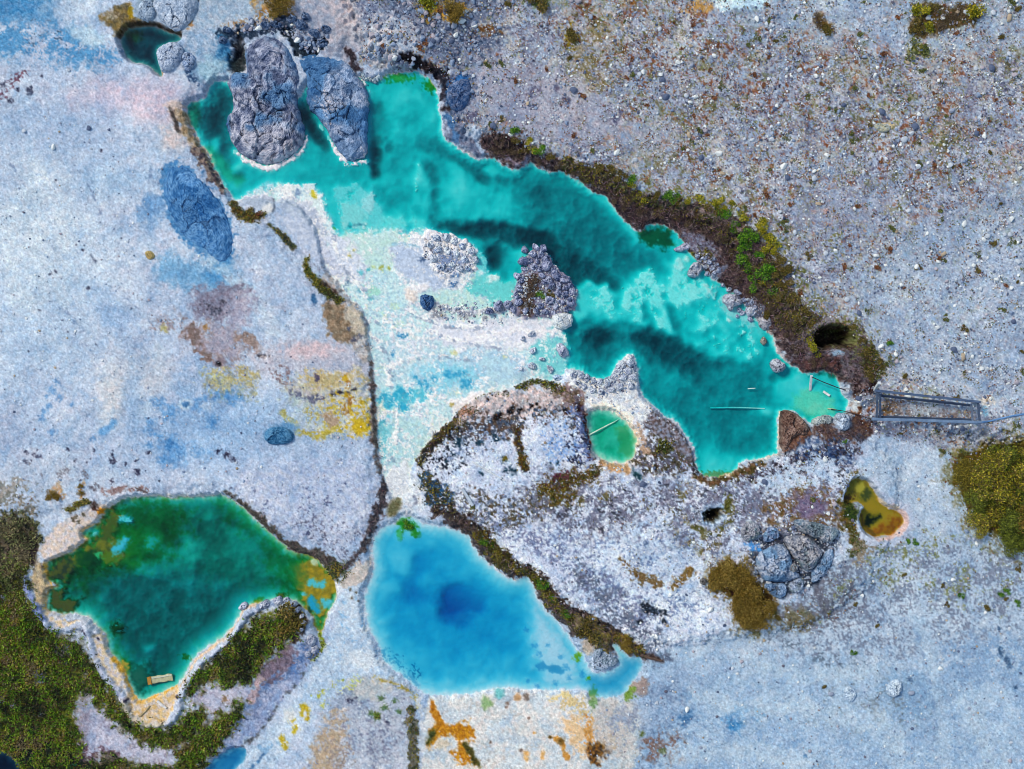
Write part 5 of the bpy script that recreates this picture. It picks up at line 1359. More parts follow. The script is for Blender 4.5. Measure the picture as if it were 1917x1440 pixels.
boulder("boulder", "grey mossy rock beside the lagoon outlet", "boulder", P("1520,784 1540,776 1558,780 1556,794 1536,798 1518,796"), .35, (148, 158, 164), (190, 194, 190), 25)
boulder("boulder", "rust brown outcrop jutting into the turquoise pool", "outcrop", P("1459,772 1470,767 1484,772 1500,784 1512,800 1508,816 1490,812 1474,826 1468,846 1459,844 1457,815"), .55, (98, 68, 60), (140, 110, 96), 26, p=5, rough=1.3, crack=(54, 42, 44))
# the outcrop of blocks on the south-east flat
for k, (o_, h_, a_, b_, l_) in enumerate((
    ("1385,985 1394,974 1408,974 1420,984 1418,1002 1406,1012 1390,1012 1384,1000", .5, (150, 150, 164), (184, 180, 186), "rounded speckled boulder set apart from the grey outcrop"),
    ("1424,1000 1434,984 1448,984 1456,996 1450,1008 1434,1014 1424,1010", .4, (130, 152, 192), (180, 190, 216), "small bluish boulder between the rounded one and the outcrop"),
    ("1478,974 1488,970 1505,972 1540,980 1568,988 1560,1004 1548,1014 1530,1008 1508,1000 1486,990", .6, (120, 142, 164), (186, 180, 184), "long slab along the upper edge of the grey outcrop"),
    ("1460,1004 1475,1000 1500,998 1520,1010 1537,1030 1528,1050 1512,1066 1496,1064 1490,1050 1478,1038 1466,1016", .75, (146, 150, 168), (194, 186, 188), "highest block of the grey outcrop with a pinkish face"),
    ("1409,1036 1440,1020 1460,1014 1470,1024 1477,1042 1480,1054 1476,1062 1498,1074 1474,1087 1440,1086 1424,1084 1413,1062", .62, (126, 150, 184), (180, 182, 196), "broad cracked blue grey block of the outcrop"),
    ("1424,1092 1440,1088 1470,1090 1468,1110 1455,1120 1438,1110", .42, (136, 166, 204), (190, 202, 224), "pale blue wedge at the foot of the outcrop"),
    ("1472,1090 1486,1080 1502,1076 1502,1098 1488,1108 1474,1106", .38, (160, 178, 208), (200, 206, 224), "small lilac block at the foot of the outcrop"),
    ("1472,1052 1480,1048 1488,1056 1489,1066 1478,1068 1472,1060", .55, (160, 156, 160), (190, 184, 186), "little pinkish block wedged in the outcrop gap"),
    ("1512,1066 1528,1052 1545,1020 1560,1030 1550,1060 1530,1080 1515,1092", .3, (130, 156, 190), (186, 196, 216), "low sloping shelf on the far side of the outcrop"))):
    boulder("boulder", l_, "boulder", P(o_), h_ * 1.15, tuple(v * .98 for v in a_), tuple(v * 1.05 for v in b_), 40 + k, c3=(116, 150, 186) if k in (1, 4, 5, 8) else (130, 146, 156), group="blocks of the grey outcrop", z0=float(zat(1450, 1040)) - .05, p=6, rough=1.7, n_ang=90, n_r=34)
boulder("boulder", "white edged grey rock in the tail of the blue pool", "boulder", P("1100,1226 1112,1212 1128,1206 1142,1216 1152,1230 1160,1240 1146,1252 1120,1257 1106,1250"), .4, (132, 150, 166), (196, 204, 222), 60, z0=0, p=4, rough=1.2)
boulder("boulder", "white lumpy rock on the pale south eastern flat, the larger of two", "boulder", P("1655,1285 1664,1272 1676,1268 1686,1276 1684,1296 1670,1304 1658,1300"), .3, (176, 192, 214), (222, 230, 240), 61, rough=2, veins=False)
boulder("boulder", "white lumpy rock on the pale south eastern flat, the smaller of two", "boulder", P("1576,1286 1586,1280 1598,1288 1600,1304 1590,1312 1578,1306"), .25, (172, 190, 214), (216, 226, 238), 62, rough=2, veins=False)
boulder("boulder", "oval stone lying under the shallows beside the white shelf", "stone", blobline(501, 351, 13, 9, 5, 3, 11, .08), .12, (110, 190, 196), (150, 206, 208), 63, z0=-.09, p=3, veins=False)
boulder("boulder", "oval cream stone on the grey western shelf", "stone", blobline(504, 394, 10, 8, 20, 5, 11, .1), .22, (206, 210, 214), (226, 228, 230), 64, z0=.02, p=3, veins=False)
boulder("boulder", "glassy oval slab beside the dark mossy margin", "stone", blobline(1046, 708, 11, 6, 15, 6, 11, .1), .2, (160, 188, 222), (206, 216, 232), 65, z0=.02, p=3, veins=False)
boulder("boulder", "tan flat stone lying on the gravel plain", "stone", P("1628,240 1638,236 1652,240 1662,246 1650,254 1634,252"), .22, (200, 190, 160), (170, 178, 180), 66, veins=False)
boulder("boulder", "pale rounded knob of rock above the dark teal pool", "boulder", P("262,20 275,2 292,4 298,28 292,42 276,46 264,38"), .35, (158, 174, 196), (190, 202, 218), 67, rough=.8)
boulder("boulder", "long pale whaleback rock at the upper edge", "boulder", P("292,-10 340,-20 376,-5 372,30 352,58 330,64 306,44 290,20"), .4, (168, 184, 208), (206, 212, 226), 68, rough=.8, n_ang=110, n_r=40)
boulder("boulder", "pale block at the mouth of the dark teal pool", "boulder", P("296,98 316,84 340,84 350,100 342,124 320,140 306,138 300,118"), .4, (176, 190, 216), (208, 214, 230), 69, rough=.8)
boulder("boulder", "lilac grey rock between the dark teal pool and the big boulder", "boulder", P("346,104 360,100 370,112 368,132 356,140 344,128"), .4, (140, 160, 196), (190, 200, 222), 70)
boulder("boulder", "dark blue faced rock beside the cove rim", "boulder", P("838,168 852,160 868,152 884,160 882,190 866,214 850,214 838,196"), .45, (62, 98, 146), (126, 134, 164), 71, rough=1.4)
for k, (x, y, rx, ry, rt) in enumerate(((566, 52, 14, 10, 30), (590, 66, 12, 9, 0), (548, 40, 10, 8, 0), (574, 36, 9, 8, 50), (606, 84, 12, 8, 10), (520, 50, 12, 7, 20), (500, 52, 10, 7, 0), (612, 60, 9, 8, 0), (420, 78, 9, 8, 0), (428, 60, 8, 6, 0))):
    boulder("boulder", "blue grey rock wedged along the dark crevice behind the big boulders", "boulder", blobline(x, y, rx, ry, rt, 80 + k), .35, (70, 96, 134), (140, 152, 180), 80 + k, group="rocks along the dark crevice", n_ang=40, n_r=12)

# the pebble islet: every stone of the heap on its own
ISL = "982,468,6,6 1003,464,8,6 1017,466,7,7 1012,478,8,7 996,476,6,7 980,490,12,8 981,504,6,5 1000,500,7,8 1012,504,7,6 1024,498,11,10 1034,506,5,5 1022,486,8,8 1038,512,12,7 968,518,6,8 976,526,7,5 1014,516,10,6 1028,524,9,6 1044,520,9,8 1055,522,8,7 1062,524,6,8 1066,536,7,7 1058,540,6,6 1046,536,7,6 1032,534,8,5 1020,528,6,5 1070,548,7,8 1058,552,8,7 1044,548,8,7 1028,562,9,8 1067,566,8,9 1050,566,7,6 1040,574,7,6 1060,580,6,5 972,540,5,8 966,552,5,9 970,566,8,8 960,580,8,6 984,582,7,6 1012,574,7,6 1020,584,7,5 1036,586,6,5 1004,582,6,5 932,574,11,7 950,570,8,7 916,584,8,6 992,488,6,5 1006,490,5,5"
for k, t in enumerate(ISL.split()):
    x, y, rx, ry = (float(v) for v in t.split(','))
    c_ = [((128, 132, 166), (196, 196, 220)), ((150, 152, 184), (206, 206, 226)), ((98, 108, 146), (170, 172, 200))][k % 3]
    boulder("stone", "lilac grey stone heaped on the pebble islet in the turquoise pool", "stone", blobline(x, y, rx * 1.08, ry * 1.08, k * 37 % 180, 100 + k, 9, .2), .22 + .02 * (k % 6) + .012 * max(rx, ry), *c_, 100 + k,
            group="stones of the pebble islet", z0=.05 + .02 * (k % 5), p=4, n_ang=30, n_r=9, veins=False)
TER = "818,446,9,8 834,444,10,8 850,452,9,8 866,460,8,8 880,470,9,7 890,486,7,8 870,486,8,7 854,476,8,7 838,470,8,7 820,468,8,7 806,460,7,6 812,484,9,8 826,500,8,9 846,496,7,7 860,504,8,6 876,502,6,6"
for k, t in enumerate(TER.split()):
    x, y, rx, ry = (float(v) for v in t.split(','))
    boulder("rock", "white crusted rock in the lumpy heap on the pale terrace", "rock", blobline(x, y, rx, ry, k * 53 % 180, 200 + k, 10, .25), .3, (196, 202, 222) if k % 3 else (130, 150, 190), (236, 238, 246), 200 + k,
            group="white rocks heaped on the terrace", z0=.02, n_ang=34, n_r=10, veins=False, rough=1.5)
NECK = "994,625,8,6 979,634,6,5 998,656,8,7 996,685,9,6 975,690,6,5 1014,672,7,5 1030,692,10,5 1074,700,8,6 1086,704,7,6 1098,708,8,6 1110,714,7,5 1092,722,7,6 1122,716,8,6 1136,718,7,6 1150,706,8,8 1158,692,8,8 1166,682,8,7 1178,680,7,7 1174,694,9,8 1184,706,7,9 1166,708,8,7 1180,722,8,7 1160,724,8,7 1144,730,8,6 1180,668,5,6 1124,734,7,5 1108,730,7,6 1080,716,6,6"
for k, t in enumerate(NECK.split()):
    x, y, rx, ry = (float(v) for v in t.split(','))
    l_, g_ = (("white crumbly rock on the narrow neck beside the turquoise pool", "rocks of the white neck") if x > 1062 else ("white block lying in the shallow edge of the terrace", "white blocks in the terrace shallows"))
    boulder("rock", l_, "rock", blobline(x, y, rx, ry, k * 71 % 180, 240 + k, 9, .25), .28, (178, 182, 206), (234, 234, 240), 240 + k, group=g_, z0=max(0, float(zat(x, y))) - .04, n_ang=28, n_r=8, veins=False, rough=1.5)
SHO = "1318,484,6,5 1326,492,6,6 1334,486,5,5 1320,500,6,5 1332,502,6,6 1340,496,5,5 1326,512,6,5 1336,512,5,5 1311,489,5,4 1305,480,6,4 1344,506,5,5 1392,562,5,5 1398,568,5,5 1400,580,6,6 1390,586,6,5 1384,580,5,5 1406,566,5,4 1412,576,5,5 1404,598,6,5 1380,592,4,4 1366,540,8,4 1380,548,8,5 1353,532,7,4"
for k, t in enumerate(SHO.split()):
    x, y, rx, ry = (float(v) for v in t.split(','))
    boulder("stone", "grey blue stone among shore stones at the foot of the brown bank", "stone", blobline(x, y, rx, ry, k * 61 % 180, 300 + k, 9, .2), .2, (136, 144, 176), (206, 210, 226), 300 + k,
            group="shore stones below the brown bank", z0=max(0, float(zat(x, y))) - .03, n_ang=24, n_r=7, veins=False)
CST = "684,146,7,6 694,148,7,5 703,150,7,6 708,144,6,5 679,140,6,5 690,138,6,5"
for k, t in enumerate(CST.split()):
    x, y, rx, ry = (float(v) for v in t.split(','))
    boulder("stone", "pale stone in the mossy corner of the cove beside the slab boulder", "stone", blobline(x, y, rx, ry, k * 61 % 180, 330 + k, 9, .2), .2, (170, 186, 200), (216, 224, 226), 330 + k, group="stones in the cove corner", z0=.0, n_ang=24, n_r=7, veins=False)
RIMS = "456,1135,10,7 497,1132,13,8 522,1124,10,9 537,1124,8,6 552,1130,7,5 560,1140,6,5 566,1152,6,5 570,1164,6,5 567,1175,5,5 584,1196,10,12 590,1214,9,8 578,1222,7,6"
for k, t in enumerate(RIMS.split()):
    x, y, rx, ry = (float(v) for v in t.split(','))
    boulder("rock", "pale crusted rock capping the rim around the tan bush by the green pool", "rock", blobline(x, y, rx, ry, -30, 345 + k, 9, .18), .3, (150, 156, 186), (216, 214, 224), 345 + k, group="rim rocks of the green pool", z0=max(0.05, float(zat(x, y))) - .03, n_ang=30, n_r=9, veins=False)

# loose stones: prototypes, the largest as things, the rest as gravel
def ico(sub):
    t = (1 + 5 ** .5) / 2
    v = [(-1, t, 0), (1, t, 0), (-1, -t, 0), (1, -t, 0), (0, -1, t), (0, 1, t), (0, -1, -t), (0, 1, -t), (t, 0, -1), (t, 0, 1), (-t, 0, -1), (-t, 0, 1)]
    f = [(0, 11, 5), (0, 5, 1), (0, 1, 7), (0, 7, 10), (0, 10, 11), (1, 5, 9), (5, 11, 4), (11, 10, 2), (10, 7, 6), (7, 1, 8), (3, 9, 4), (3, 4, 2), (3, 2, 6), (3, 6, 8), (3, 8, 9), (4, 9, 5), (2, 4, 11), (6, 2, 10), (8, 6, 7), (9, 8, 1)]
    v = [np.array(p) / np.linalg.norm(p) for p in v]
    for _ in range(sub):
        cache, nf = {}, []
        def mid(a, b):
            k = (min(a, b), max(a, b))
            if k not in cache:
                m = v[a] + v[b]; v.append(m / np.linalg.norm(m)); cache[k] = len(v) - 1
            return cache[k]
        for a, b, c in f:
            x, y, z = mid(a, b), mid(b, c), mid(c, a)
            nf += [(a, x, z), (b, y, x), (c, z, y), (x, y, z)]
        f = nf
    return np.array(v), np.array(f)
ICO0, ICO1 = ico(0), ico(1)
def stone_shape(base, r):
    v = base[0] * (1 + .22 * noise3(base[0], .9, int(r.integers(1e6)))[:, None])
    v = v * r.uniform(.75, 1.2, 3) * np.array([1, 1, .65])
    for _ in range(8):                                    # knock off a few flats
        n = r.standard_normal(3); n /= np.linalg.norm(n)
        dd = v @ n - r.uniform(.42, .75)
        v = v - np.where(dd > 0, dd, 0)[:, None] * n
    return v
STONE_COLS = [(186, 198, 216), (134, 154, 188), (168, 164, 180), (220, 228, 236), (84, 98, 130), (172, 158, 140), (148, 160, 186), (108, 108, 128)]
rS = np.random.default_rng(5)
def sample(field, n, tries=40):
    """n photo-pixel positions drawn from a density field"""
    xs, ys = [], []
    mx = float(field.max())
    while sum(map(len, xs)) < n and tries:
        x, y = rS.uniform(X[0], X[-1], n * 2), rS.uniform(Y[0], Y[-1], n * 2)
        k = rS.random(n * 2) < at(field, x, y) / mx
        xs.append(x[k]); ys.append(y[k]); tries -= 1
    return np.concatenate(xs)[:n], np.concatenate(ys)[:n]
GRAV = VEG['gravel'] * (0.3 + .7 * sst(-.4, .6, F[40] * .7 + F[120] * .5))
GRAV = np.maximum(GRAV, VEG['weed'] * .1)
WEST_ = P("-20,200 340,240 440,480 690,700 700,1000 440,900 -20,900")
for pts_, k_ in ((WEST_, .035), (RISE, .16), (SE, .07), (GREY, .12)):
    sl, sd = sd_poly(pts_, 4)
    GRAV[sl] = np.maximum(GRAV[sl], k_ * (sd < 0) * (ALLSD[sl] > 3))
def rubble(pts, k):
    sl, sd = sd_poly(P(pts), 10)
    GRAV[sl] = np.maximum(GRAV[sl], k * sst(6, -6, sd + 5 * nz(sl, 10)))
rubble("975,500 990,465 1020,460 1050,505 1078,540 1074,580 1040,592 970,590 960,570", 2.2)
rubble("786,470 815,430 850,440 890,470 895,500 860,515 820,515", 1.3)
rubble("1066,695 1140,714 1166,673 1188,676 1192,722 1150,740 1100,735", 1.5)
rubble("1300,478 1340,470 1345,515 1320,515", 1.6)
rubble("1380,560 1420,560 1440,600 1410,605", 1.6)
rubble("1385,985 1480,970 1570,990 1550,1060 1500,1110 1430,1110 1405,1050", .8)
rubble("676,134 712,140 712,156 680,152", 1.5)
rubble("470,40 520,46 610,60 620,90 580,100 540,66 500,60 440,70", 1.6)
rubble("800,570 960,570 1000,596 900,605 820,596", .8)
px, py = sample(GRAV, 24000)
rad = np.exp(rS.normal(math.log(1.75), .42, len(px)))
rad *= np.where((px < 900) & (py < 130), 1.6, 1) * np.clip(1 + .35 * at(F[70], px, py), .6, 1.6)
rad = np.where((px < 1200) & (py > 430), np.minimum(rad, 3.2), rad)
order = np.argsort(-rad)
big = [i for i in order if -5 < px[i] < 1922 and -5 < py[i] < 1445][:290]
bigset = set(big)
protos = []
for q in range(16):
    v = stone_shape(ICO1, rS)
    c_ = STONE_COLS[[0, 3, 1, 0, 2, 3, 5, 0, 6, 1, 3, 0, 4, 2, 3, 6][q]]
    me = mesh("stone", v, ICO1[1], M_PEBBLE, np.broadcast_to(alb(np.array(c_)), (len(v), 3)))
    protos.append(me)
for n_, i in enumerate(big):
    rub = px[i] < 900 and py[i] < 140
    o = link("stone", protos[int(rS.choice([2, 8, 12, 1, 4, 8, 2]) if rub else rS.integers(16))], loc=W(px[i], py[i], dz=rad[i] * S * .3))
    o.scale = (min(rad[i], 7) * S,) * 3
    o.rotation_euler = (rS.uniform(-.3, .3), rS.uniform(-.3, .3), rS.uniform(0, 6.28))
    if px[i] < 900 and py[i] < 140:
        tag(o, "grey blue stone in the rubble above the turquoise cove", "stone", "rubble stones above the cove")
    else:
        tag(o, "pale loose stone lying on the gravel plain", "stone", "loose stones on the gravel plain")
shapes = [stone_shape(ICO0, rS) for _ in range(40)]
Vs, Fs, Cs = [], [], []
base_i = 0
for i in range(len(px)):
    if i in bigset:
        continue
    a = rS.uniform(0, 6.28); ca, sa = math.cos(a), math.sin(a)
    v = shapes[i % 40]
    r_ = rad[i] * S
    w = np.empty_like(v)
    w[:, 0] = (v[:, 0] * ca - v[:, 1] * sa) * r_ + (px[i] - CX) * S
    w[:, 1] = (v[:, 0] * sa + v[:, 1] * ca) * r_ + (CY - py[i]) * S
    w[:, 2] = v[:, 2] * r_ + r_ * .25
    Vs.append(w); Fs.append(ICO0[1] + base_i); base_i += 12
zz = np.repeat(zat(np.delete(px, big), np.delete(py, big)), 12)
Vs = np.vstack(Vs); Vs[:, 2] += zz
ci = rS.choice(len(STONE_COLS), base_i // 12, p=[.24, .16, .12, .16, .09, .05, .13, .05])
rub_ = (np.delete(px, big) < 900) & (np.delete(py, big) < 135)
ci = np.where(rub_ & (rS.random(len(ci)) < .75), rS.choice([1, 4, 6, 7], len(ci)), ci)
cc = np.clip(np.array(STONE_COLS)[ci] + rS.normal(0, 10, (len(ci), 1)), 20, 245)
o = link("gravel", mesh("gravel", Vs, np.vstack(Fs), M_PEBBLE, np.repeat(alb(cc), 12, 0)))
tag(o, "pale and grey gravel strewn over the stony plain", "gravel", kind='stuff')

# ------------------------------------------------------------------ plants
rP = np.random.default_rng(21)
def leaves(pos, size, cols, up=.5, aspect=.5, r=rP):
    """one small leaf (a bent pair of triangles) at each position; size per leaf (m)"""
    n = len(pos)
    a = r.uniform(0, 2 * PI, n)
    d_ = np.c_[np.cos(a), np.sin(a), r.uniform(-.2, up * 2, n)]
    d_ /= np.linalg.norm(d_, axis=1)[:, None]
    s_ = np.c_[-np.sin(a), np.cos(a), r.uniform(-.5, .5, n)]
    size = np.broadcast_to(size, (n,))[:, None]
    p0, p2 = pos, pos + d_ * size
    m_ = pos + d_ * size * .5
    p1, p3 = m_ + s_ * size * aspect * .5, m_ - s_ * size * aspect * .5
    V = np.stack([p0, p1, p2, p3], 1).reshape(-1, 3)
    k = np.arange(n) * 4
    return V, np.stack([k, k + 1, k + 2, k + 3], 1), np.repeat(cols, 4, 0)

def mixcol(n, cs, r=rP, jit=14, at_=None):
    cs = np.array(cs, float)
    if at_ is None:
        k = r.integers(0, len(cs), n)
    else:                                     # neighbours share a kind, so that the cover grows in patches
        q = .62 * at(F[70], *at_) + .6 * at(F[25], *at_) + .3 * at(F[10], *at_) + r.normal(0, .11, n)
        k = np.clip(((q + .95) / 1.9 * len(cs)).astype(int), 0, len(cs) - 1)
    c = cs[k]
    return alb(np.clip(c + r.normal(0, jit, (n, 1)) + r.normal(0, 5, (n, 3)), 6, 240))

def scatter_stuff(name, label, cat, field, n, size, cs, zmax, up=.5, aspect=.5, jit=14):
    x, y = sample(field, n)
    n = len(x)
    pos = np.c_[(x - CX) * S, (CY - y) * S, zat(x, y) + rP.uniform(0, zmax, n)]
    V, Fc, c_ = leaves(pos, rP.uniform(*size, n), mixcol(n, cs, jit=jit, at_=(x, y)), up, aspect)
    return tag(link(name, mesh(name, V, Fc, M_LEAF, c_)), label, cat, kind='stuff')

GREEN_ = [(24, 34, 18), (40, 56, 18), (66, 62, 36), (62, 92, 18), (92, 128, 18), (86, 78, 44), (112, 140, 26), (124, 116, 46), (104, 94, 66)]  # the darkest green stands in for shadows within the grass
scatter_stuff("grass", "thick olive and green grass around the green pool", "grass", VEG['grass'] ** 1.5 * sst(-1.0, .1, F[25] + .3), 56000, (.07, .19), GREEN_, .14, up=.9, aspect=.35, jit=18)
G_ = bpy.data.objects['grass'].data            # the upper left of the sward is withered brown
gv = np.empty(len(G_.vertices) * 3, np.float32); G_.vertices.foreach_get("co", gv); gv = gv.reshape(-1, 3)
gc = np.empty(len(G_.vertices) * 4, np.float32); G_.attributes["col"].data.foreach_get("color", gc); gc = gc.reshape(-1, 4)
gx, gy = gv[:, 0] / S + CX, CY - gv[:, 1] / S
wb = sst(1160, 1020, gy + 30 * at(F[40], gx, gy)) * (gx < 200)
gc[:, :3] += (alb(np.array((104, 98, 80))) * (gc[:, :3].mean(1) / .09)[:, None] - gc[:, :3]) * (wb * .7)[:, None]
G_.attributes["col"].data.foreach_set("color", np.ascontiguousarray(gc).ravel())
scatter_stuff("moss", "olive moss and low plants along the banks", "moss", VEG['moss'], 15000, (.05, .13), [(96, 96, 36), (118, 112, 34), (70, 66, 34), (62, 74, 30), (132, 118, 46)], .12, up=.8)
scatter_stuff("brush", "dry brown brush matted on the steep bank", "brush", VEG['brush'], 8000, (.08, .3), [(88, 70, 76), (62, 48, 54), (112, 92, 98), (48, 38, 44), (140, 122, 130), (84, 60, 58)], .12, up=.7, aspect=.09, jit=12)
scatter_stuff("weeds", "sparse rusty and green weeds between the stones", "weeds", VEG['weed'] * sst(.0, .7, F[16] * .7 + .5 * F[40]), 15000, (.05, .12), [(96, 104, 56), (120, 112, 62), (124, 82, 58), (92, 62, 52), (78, 92, 56), (140, 120, 80)], .06, up=.6)

def bush_mesh(n, r, h, cs, leaf, seed, lumps=5, aspect=.5, up=.9):
    q = np.random.default_rng(seed)
    cen = np.c_[q.normal(0, .42, lumps) * r, q.normal(0, .42, lumps) * r, q.uniform(.3, .75, lumps) * h]
    cr = q.uniform(.4, .68, lumps) * r
    k = q.integers(0, lumps, n)
    d_ = q.standard_normal((n, 3)); d_ /= np.linalg.norm(d_, axis=1)[:, None]
    rr = q.uniform(.25, 1, n) ** .5
    pos = cen[k] + d_ * (cr[k] * rr)[:, None] * np.array([1, 1, .6 * h / r])
    pos[:, 2] = np.maximum(pos[:, 2], .01)
    tone = q.uniform(-16, 16, lumps)[k]
    c = np.array(cs, float)[q.integers(0, len(cs), n)] + tone[:, None] + q.normal(0, 12, (n, 1))
    return leaves(pos, q.uniform(.6, 1.3, n) * leaf, alb(np.clip(c, 6, 240)), up, aspect, q)

def stems_mesh(n, r, h, seed):
    q = np.random.default_rng(seed)
    V, Fc = [], []
    for i in range(n):
        a = q.uniform(0, 6.28); e = np.array([math.cos(a) * r * q.uniform(.3, .9), math.sin(a) * r * q.uniform(.3, .9), h * q.uniform(.4, .8)])
        b = len(V) * 1
        s_ = np.array([-math.sin(a), math.cos(a), 0]) * .012
        u_ = np.array([0, 0, .012])
        for p, w in ((np.zeros(3), 1.), (e * .55 + np.array([0, 0, h * .1]), .7), (e, .3)):
            for g in (s_, -s_ * .5 + u_, -s_ * .5 - u_):
                V.append(p + g * w)
        for t in (0, 3):
            for m_ in range(3):
                Fc.append((b + t + m_, b + t + (m_ + 1) % 3, b + t + 3 + (m_ + 1) % 3, b + t + 3 + m_))
    return np.array(V), np.array(Fc)

YEL = [(156, 150, 26), (128, 136, 30), (180, 166, 44), (104, 114, 26), (76, 80, 28)]
GRN = [(70, 128, 22), (92, 146, 26), (52, 96, 26), (110, 150, 40), (44, 74, 28)]
OLI = [(104, 98, 44), (84, 82, 38), (128, 116, 54), (66, 62, 36), (116, 96, 48)]
GOLD = [(136, 112, 42), (112, 92, 34), (156, 130, 58), (88, 72, 26), (100, 92, 32)]
BRN = [(92, 80, 62), (74, 62, 50), (112, 96, 76), (60, 52, 46)]
RUST = [(130, 84, 58), (104, 66, 50), (150, 104, 66), (86, 60, 48)]
PRO = {}
def proto(kind, cs, n, r, h, leaf, variants, **k):
    PRO[kind] = []
    for v in range(variants):
        sd = hash(kind) % 1 + len(PRO) * 31 + v * 7
        V, Fc, c_ = bush_mesh(n, r, h, cs, leaf, sd, **k)
        fm = mesh("foliage", V, Fc, M_LEAF, c_)
        V, Fc = stems_mesh(7, r, h, sd)
        sm = mesh("stem", V, Fc, M_LEAF, np.broadcast_to(alb(np.array((96, 80, 66))), (len(V), 3)))
        PRO[kind].append((fm, sm))
proto('yellow', YEL, 420, 1.0, .8, .26, 4)
proto('green', GRN, 420, 1.0, .7, .26, 4)
proto('olive', OLI, 480, 1.0, .7, .24, 4)
proto('gold', GOLD, 2600, 1.0, 1.15, .15, 3, lumps=9, aspect=.35)
proto('mixed', [*YEL, *OLI], 2600, 1.0, 1.1, .15, 3, lumps=8, aspect=.4)
proto('olive2', [(96, 92, 30), (120, 112, 34), (78, 74, 30), (140, 126, 40)], 2600, 1.0, .9, .15, 3, lumps=8, aspect=.35)
proto('green2', [(84, 96, 30), (112, 124, 34), (60, 70, 26)], 2600, 1.0, .9, .15, 3, lumps=8, aspect=.35)
proto('brown', BRN, 600, 1.0, .6, .22, 3, aspect=.2)
proto('rust', RUST, 160, 1.0, .45, .4, 3)
proto('weedg', [(96, 108, 58), (112, 118, 62), (80, 88, 52)], 160, 1.0, .45, .4, 3)

def shrub(kind, x, y, r, name, label, cat, group=None, parts=True, k=0):
    fm, sm = PRO[kind][k % len(PRO[kind])]
    sc = r * S
    if parts:
        root = bpy.data.objects.new(name, None); COL.objects.link(root)
        root.empty_display_size = .2
        link("foliage", fm, root); link("stem", sm, root)
    else:
        root = link(name, fm)
    root.location = W(x, y, dz=-.01)
    root.scale = (sc, sc, sc * (.75 + .55 * ((k * .618) % 1)))
    root.rotation_euler = (0, 0, (k * 2.399) % 6.28)
    return tag(root, label, cat, group)

RIM = {'yellow': ("yellow leafy shrub on the brown bank above the turquoise pool", "yellow shrubs on the bank"),
       'green': ("bright green shrub on the brown bank above the turquoise pool", "green shrubs on the bank"),
       'olive': ("olive shrub on the brown bank above the turquoise pool", "olive shrubs on the bank"),
       'brown': ("dry brown shrub on the brown bank above the turquoise pool", "dry shrubs on the bank")}
BANKS = {
 'yellow': "1306,378,11 1342,384,12 1350,394,8 1365,384,8 1386,409,12 1416,421,12 1422,434,11 1430,446,12 1440,458,14 1432,468,11 1196,366,10 1204,378,9 1000,284,11 988,270,8 1284,381,8 1424,530,9 1180,352,8 1446,470,10",
 'green': "1258,372,8 1245,368,8 1350,412,12 1390,446,12 1400,458,12 1388,486,11 1430,498,12 1430,512,12 1406,515,9 1178,340,8 1420,485,9 1385,465,9 1372,430,8 1410,540,8 960,246,8 1012,284,8 1440,540,9 1395,500,9",
 'olive': "1455,486,13 1470,512,14 1464,536,12 1484,560,13 1500,586,12 1510,604,10 1160,335,12 1142,322,11 1120,318,10 1230,372,10 1262,380,10 1320,392,10 1340,404,10 1470,560,12 1450,510,12 1490,600,11 1452,556,10 1436,590,10 980,282,11 965,268,9 1030,300,9 1612,664,12 1620,690,12 1606,640,9 1588,612,8 1626,706,10 1640,684,9 1090,318,9",
 'brown': "935,270,13 950,284,14 968,292,11 930,286,10 1010,304,10 1046,314,10 1080,326,10 1100,334,10 1150,372,12 1170,384,12 1200,398,12 1232,402,12 1262,404,12 1290,418,13 1320,432,13 1345,448,13 1366,470,13 1376,500,12 1380,525,11 1400,548,11 1420,560,11 1440,580,11 1460,600,12 1476,630,12 1490,655,12 1520,680,12 1545,680,11 1480,610,12 1358,430,11 1300,402,10 1180,370,10 1130,352,9 1556,610,9"}
kk = 0
for kind, s_ in BANKS.items():
    for t in s_.split():
        x, y, r_ = (float(v) for v in t.split(','))
        shrub(kind, x, y, r_ * {'brown': .9, 'yellow': 1.0, 'olive': .98}.get(kind, 1.25), "shrub", *[RIM[kind][0], "shrub", RIM[kind][1]], k=kk); kk += 1
for x, y, r_, kind, l_ in (
    (1510, 642, 10, 'yellow', "lime yellow shrub on the near lip of the dark pit"), (1518, 652, 10, 'yellow', "lime yellow shrub below the first on the lip of the dark pit"), (1530, 664, 8, 'yellow', "small lime tuft at the end of the strip beside the dark pit"),
    (1656, 640, 7, 'green', "small green tuft on the gravel beside the dark pit"), (1578, 825, 4, 'green', "tiny bright green tuft in the brush below the lagoon outlet")):
    shrub(kind, x, y, r_, "shrub", l_, "shrub", k=kk); kk += 1
